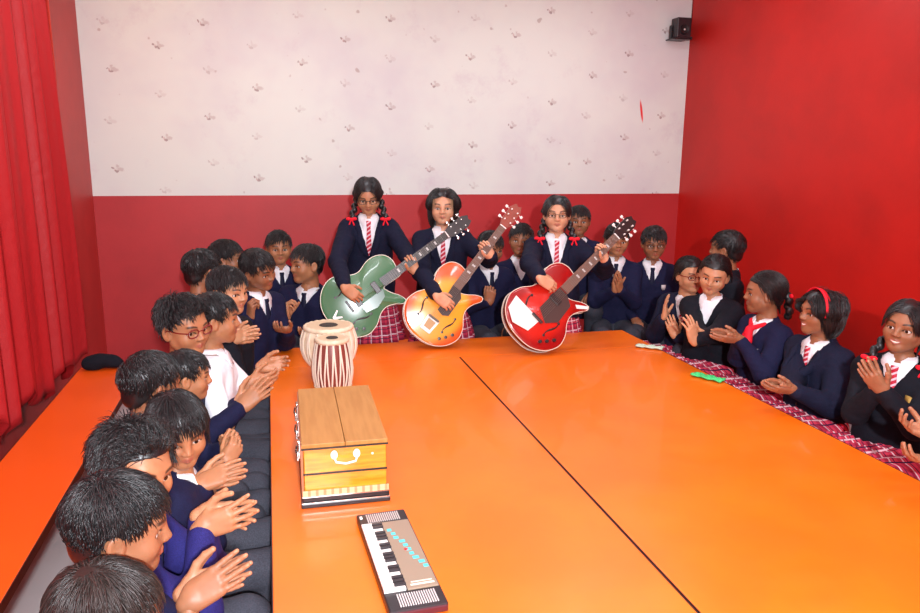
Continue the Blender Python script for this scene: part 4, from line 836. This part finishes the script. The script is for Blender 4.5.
# left row, from the camera towards the back wall
person('boy cropped by the bottom edge, brownish-black bowl hair, nearest of the left row', GL, (110, 621, 1.28), .95, 0, 0, 12, 0, 12, hair='brown', skin=0, outfit='indigo')
person('boy with a swirl of black hair at his crown, bare forearms clapping over his lap', GL, (122, 527, 1.42), .95, 5, 8, 8, 0, 14, hands=clap(221, 579, 1.50, V(.93, .12, .25), 35), hair='whorl', skin=1, outfit='sweater', extras=('bare',), fine=.005)
person('boy with tousled black hair in an indigo sweater, hands spread mid-clap', GL, (136, 471, 1.68), .96, 0, -42, 8, -4, 12, hands=clap(232, 516, 1.76, V(.9, -.05, .02), 10, 'open'), hair='messy', skin=0, outfit='indigo', fine=.005)
person('boy with a straight black fringe peering towards the camera, hands clasped', GL, (178, 431, 2.07), .96, 5, -66, 16, 4, 12, hands=clap(224, 476, 2.14, V(.95, .1, .05), 55), hair='bowl', skin=0, fine=.0055)
person('boy seen from behind with a white collar, second row by the orange outer table', GL, V(-.375, 2.36, .88), .95, 18, 34, 6, 0, 8, hair='short_b', skin=1, outfit='sweater')
person('small boy in profile in front of the boy with red glasses, one fist raised', GL, (188, 376, 2.46), .80, 5, 6, 4, 0, 6, hands={'R': (at(226, 462, 2.30), V(.55, .15, .8), V(-.1, .95, .1), 'curl'), 'L': (at(226, 446, 2.42), V(.5, -.3, .8), V(0, -.9, .2), 'curl')}, hair='short_a', skin=0)
person('boy in red-framed glasses with swept-up hair, clapping, dark sweater', GL, (185, 327, 2.78), 1.03, -20, -44, 6, 4, 4, hands=clap(257, 393, 2.86, V(.85, .15, .42), 30), hair='quiff', skin=0, specs='red', fine=.0055)
person('boy in a short-sleeved white shirt in profile beside the boy in red glasses', GL, (216, 319, 2.98), .98, -4, 4, 2, 0, 4, hands={'L': (at(262, 366, 3.06), V(.9, -.1, .1), V(0, -1, .2), 'relax'), 'R': (at(250, 384, 2.92), V(.9, .1, .1), V(0, 1, .2), 'relax')}, hair='short_a', skin=0, outfit='short_shirt', tie=False)
person('boy in a black jumper behind the white-shirted boy, hands together', GL, (229, 291, 3.34), .98, -30, -40, 6, 0, 4, hands=clap(246, 336, 3.3, V(.8, -.3, .1), 40), hair='short_b', skin=2, outfit='jumper')
person('dark-haired boy seen from behind against the red wall, leftmost at the back', GL, V(-.33, 3.82, 1.01), .99, 10, 35, 4, 0, 2, hair='short_a', skin=1, outfit='jumper')
person('boy half hidden behind the leftmost dark-haired boy at the red wall', GL, V(-.235, 4.22, 1.01), .96, -10, -10, 0, 0, 2, hair='short_b', skin=1)
person('boy leaning his head aside with one fist raised, dark tie and sweater', GL, (259, 270, 3.95), 1.02, -42, -38, 14, 14, 4, hands={'R': (at(250, 318, 3.85), V(.1, -.1, 1), V(.8, .3, 0), 'curl'), 'L': (at(287, 330, 3.9), V(-.4, -.7, .2), V(0, .2, 1), 'relax')}, hair='short_a', skin=1)
person('boy facing the camera behind the two whispering boys, badge on his sweater', GL, (279, 248, 4.75), .99, -78, -85, 2, 0, 2, hipz=.40, hair='short_b', skin=0, extras=('badge',))
person('boy turned left with a raised fist, next to the girl with the green guitar', GL, (306, 264, 4.50), 1.10, 242, 206, 2, 0, 2, hipz=.40, hands={'R': (at(287, 318, 4.3), V(.05, -.15, 1), V(.9, -.2, .2), 'curl'), 'L': (at(318, 335, 4.3), V(-.7, -.3, .1), V(0, 0, 1), 'relax')}, hair='short_a', skin=0)
# standing girls with the guitars
GG = 'girls standing with guitars'
def gp(k, x, y, z): q = GU[k][1] @ Vector((x, y, z)); return V(*q)
def gd(k, x, y, z): q = GU[k][1].to_3x3() @ Vector((x, y, z)); return nrm(V(*q))
person('girl with two black braids and red ribbons looking down at a green guitar', GG, (368, 196, 4.60), 1.02, 262, 262, 24, 2, 3, hands={'R': (atY(345, 288, 4.07), gd('g1', .85, .25, -.12), gd('g1', -.1, -.1, -1), 'relax'), 'L': (gp('g1', .060, .575, .010), gd('g1', -.95, .2, .25), gd('g1', .1, 0, 1), 'grip'), 'hintR': V(-.9, .1, -.5), 'hintL': V(.7, .2, -.7)},
       outfit='blazer', hair='tied', skin=2, tie='tie', legs='stand', extras=('skirt', 'loops'), specs='wire', fine=.0055)
person('girl with chin-length bob hair standing behind the amber guitar', GG, (443, 207, 4.54), 1.02, 258, 255, 2, 0, 2, hands={'R': (atY(437, 296, 3.94), gd('g2', .97, .05, -.10), gd('g2', -.1, -.1, -1), 'relax'), 'L': (gp('g2', .050, .670, .012), gd('g2', -.95, .2, .25), gd('g2', .1, 0, 1), 'grip'), 'hintR': V(-.9, .1, -.5), 'hintL': V(.7, .3, -.6)},
       outfit='blazer', hair='longbob', skin=4, tie='tie', legs='stand', extras=('skirt',), fine=.0055)
person('girl in wire spectacles and looped braids standing with the red guitar', GG, (557, 214, 4.55), 1.03, 255, 250, 2, 0, 2, hands={'R': (gp('g3', -.140, .300, .092), gd('g3', .8, .30, -.12), gd('g3', -.1, -.1, -1), 'relax'), 'L': (gp('g3', .050, .715, .012), gd('g3', -.95, .15, .25), gd('g3', .1, 0, 1), 'grip'), 'hintR': V(-.9, -.35, -.1), 'hintL': V(.7, .2, -.7)},
       outfit='blazer', hair='tied', skin=4, tie='tie', legs='stand', extras=('skirt', 'loops'), specs='wire', fine=.0055)
# behind them
person('boy hunched behind the neck of the amber guitar, hand held to his chest', GB, (491, 248, 4.80), .98, 275, 285, 14, 0, 6, hipz=.40, hands={'R': (at(489, 302, 4.55), V(.1, -.2, .95), V(.3, .9, 0), 'curl')}, hair='short_a', skin=1)
person('boy with an open collar between the amber guitar and the red guitar', GB, (521, 240, 5.0), .99, 262, 245, 0, -4, 2, hipz=.40, hair='short_b', skin=1, outfit='sweater', tie=False)
person('boy mostly hidden behind the shoulder of the girl in wire spectacles', GB, (579, 221, 5.2), .98, 250, 250, 0, 0, 0, hipz=.55, hair='short_a', skin=1, legs='kneel')
person('boy under the head of the red guitar, hands together at his chest', GB, (617, 240, 4.98), 1.0, 250, 255, 6, 0, 4, hipz=.40, hands=clap(617, 281, 4.80, V(-.3, -.4, .8), 20), hair='short_b', skin=0)
person('boy in glasses sitting against the red wall corner, badge on his sweater', GB, (654, 243, 4.98), 1.02, 245, 250, 10, 2, 8, hipz=.40, hair='short_a', skin=1, specs='wire', extras=('badge',))
# right row, from the back wall towards the camera
person('girl in glasses and red tie, hands raised, first of the right row', GR, (690, 275, 4.38), .98, 215, 268, 4, 0, 4, hipz=.38, hands={'R': (at(664, 318, 4.28), V(.05, 0, 1), V(.7, -.5, 0), 'clap'), 'L': (at(676, 336, 4.22), V(-.4, .1, .9), V(.3, .8, .2), 'relax')}, outfit='blazer', hair='pony', skin=2, tie='tie', extras=('skirt',), specs='red', lh=180)
person('pupil in a black cardigan tilting her head, hands crossed in a clap', GR, (714, 275, 4.03), .98, 214, 226, 14, -10, 4, hipz=.39, hands={'R': (at(706, 338, 3.80), V(-.7, .15, .55), V(.35, .25, .6), 'open'), 'L': (at(694, 341, 3.72), V(-.25, .1, .9), V(-.3, .8, .2), 'open')}, outfit='cardigan', hair='pony', skin=2, extras=('skirt',), lh=180, tie=False)
person('dark-haired pupil with face turned away behind the girl in the black cardigan', GR, V(2.66, 3.86, 1.045), 1.02, 160, 130, 0, 0, 2, hipz=.42, outfit='jumper', hair='short_b', skin=1, lh=180)
person('girl in profile with a red neck ribbon over a white collar', GR, (764, 293, 3.72), 1.0, 178, 152, 2, 0, 4, hipz=.38, hands=clap(724, 336, 3.60, V(-.85, .35, .05), 50), outfit='sweater', hair='pony', skin=1, extras=('skirt', 'redscarf', 'badge', 'ponytail'), lh=180, tie=False)
person('smiling girl with bobbed hair and a red headband, navy blazer', GR, (820, 313, 3.36), .98, 184, 172, -2, 0, 3, hipz=.36, hands={'clap': (at(776, 386, 3.20), V(-.8, .35, .05), 50, 'open')}, outfit='blazer', hair='bob', skin=1, face='smile', tie='tie', extras=('skirt', 'headband'), lh=180, gaze=5)
person('smiling girl with a gold badge and red bows, clapping at the right', GR, (906, 327, 2.92), .98, 206, 204, -2, -6, 2, hipz=.37, hands={'clap': (at(871, 374, 2.80), V(-.55, .30, .75), 30)}, outfit='jumper', hair='tied', skin=1, face='smile', tie='tie', extras=('skirt', 'loops', 'goldbadge'), lh=180, gaze=-6, fine=.0055)
person('pupil at the right picture edge of whom only the hands show', GR, V(2.44, 1.72, .93), .98, 185, 178, 0, 0, 2, hipz=.37, hands={'R': (at(930, 436, 2.42), V(-.8, .35, .35), V(.2, -.3, .8), 'relax'), 'L': (at(934, 462, 2.40), V(-.9, .2, .2), V(0, .3, 1), 'relax')}, outfit='jumper', hair='pony', skin=1, tie='tie', extras=('skirt',), lh=180)
# ------------------------------------------------------------------ light
def area(name, loc, aim, sx, sy, watt, rgb):
    l = bpy.data.lights.new(name, 'AREA'); l.shape = 'RECTANGLE'; l.size = sx; l.size_y = sy; l.energy = watt; l.color = rgb
    o = bpy.data.objects.new(name, l); COL.objects.link(o); o.location = loc; o.rotation_euler = (Vector(aim)-Vector(loc)).to_track_quat('-Z', 'Y').to_euler(); return o
for x in (.1, 2.2):
    for y in (.6, 2.6, 4.4): area('ceiling_tube', (x, y, 2.97), (x, y, 0), 1.2, .12, 15.5, (.92, .97, 1.06))
area('camera_flash', (.10, -.75, 1.92), (1.0, 4.0, .9), .09, .06, 172, (.96, .99, 1.06))
area('window_daylight', (-1.185, 3.5, 2.3), (2, 3.5, 2.0), 1.2, .7, 3, (1, .9, .8))
w = bpy.data.worlds.new('world'); SC.world = w; w.use_nodes = True; w.node_tree.nodes['Background'].inputs[0].default_value = (.9, .92, 1, 1); w.node_tree.nodes['Background'].inputs[1].default_value = .3
vs_ = SC.view_settings; vs_.view_transform = 'Standard'; vs_.look = 'None'; vs_.exposure = 0; vs_.gamma = 1; vs_.use_curve_mapping = False
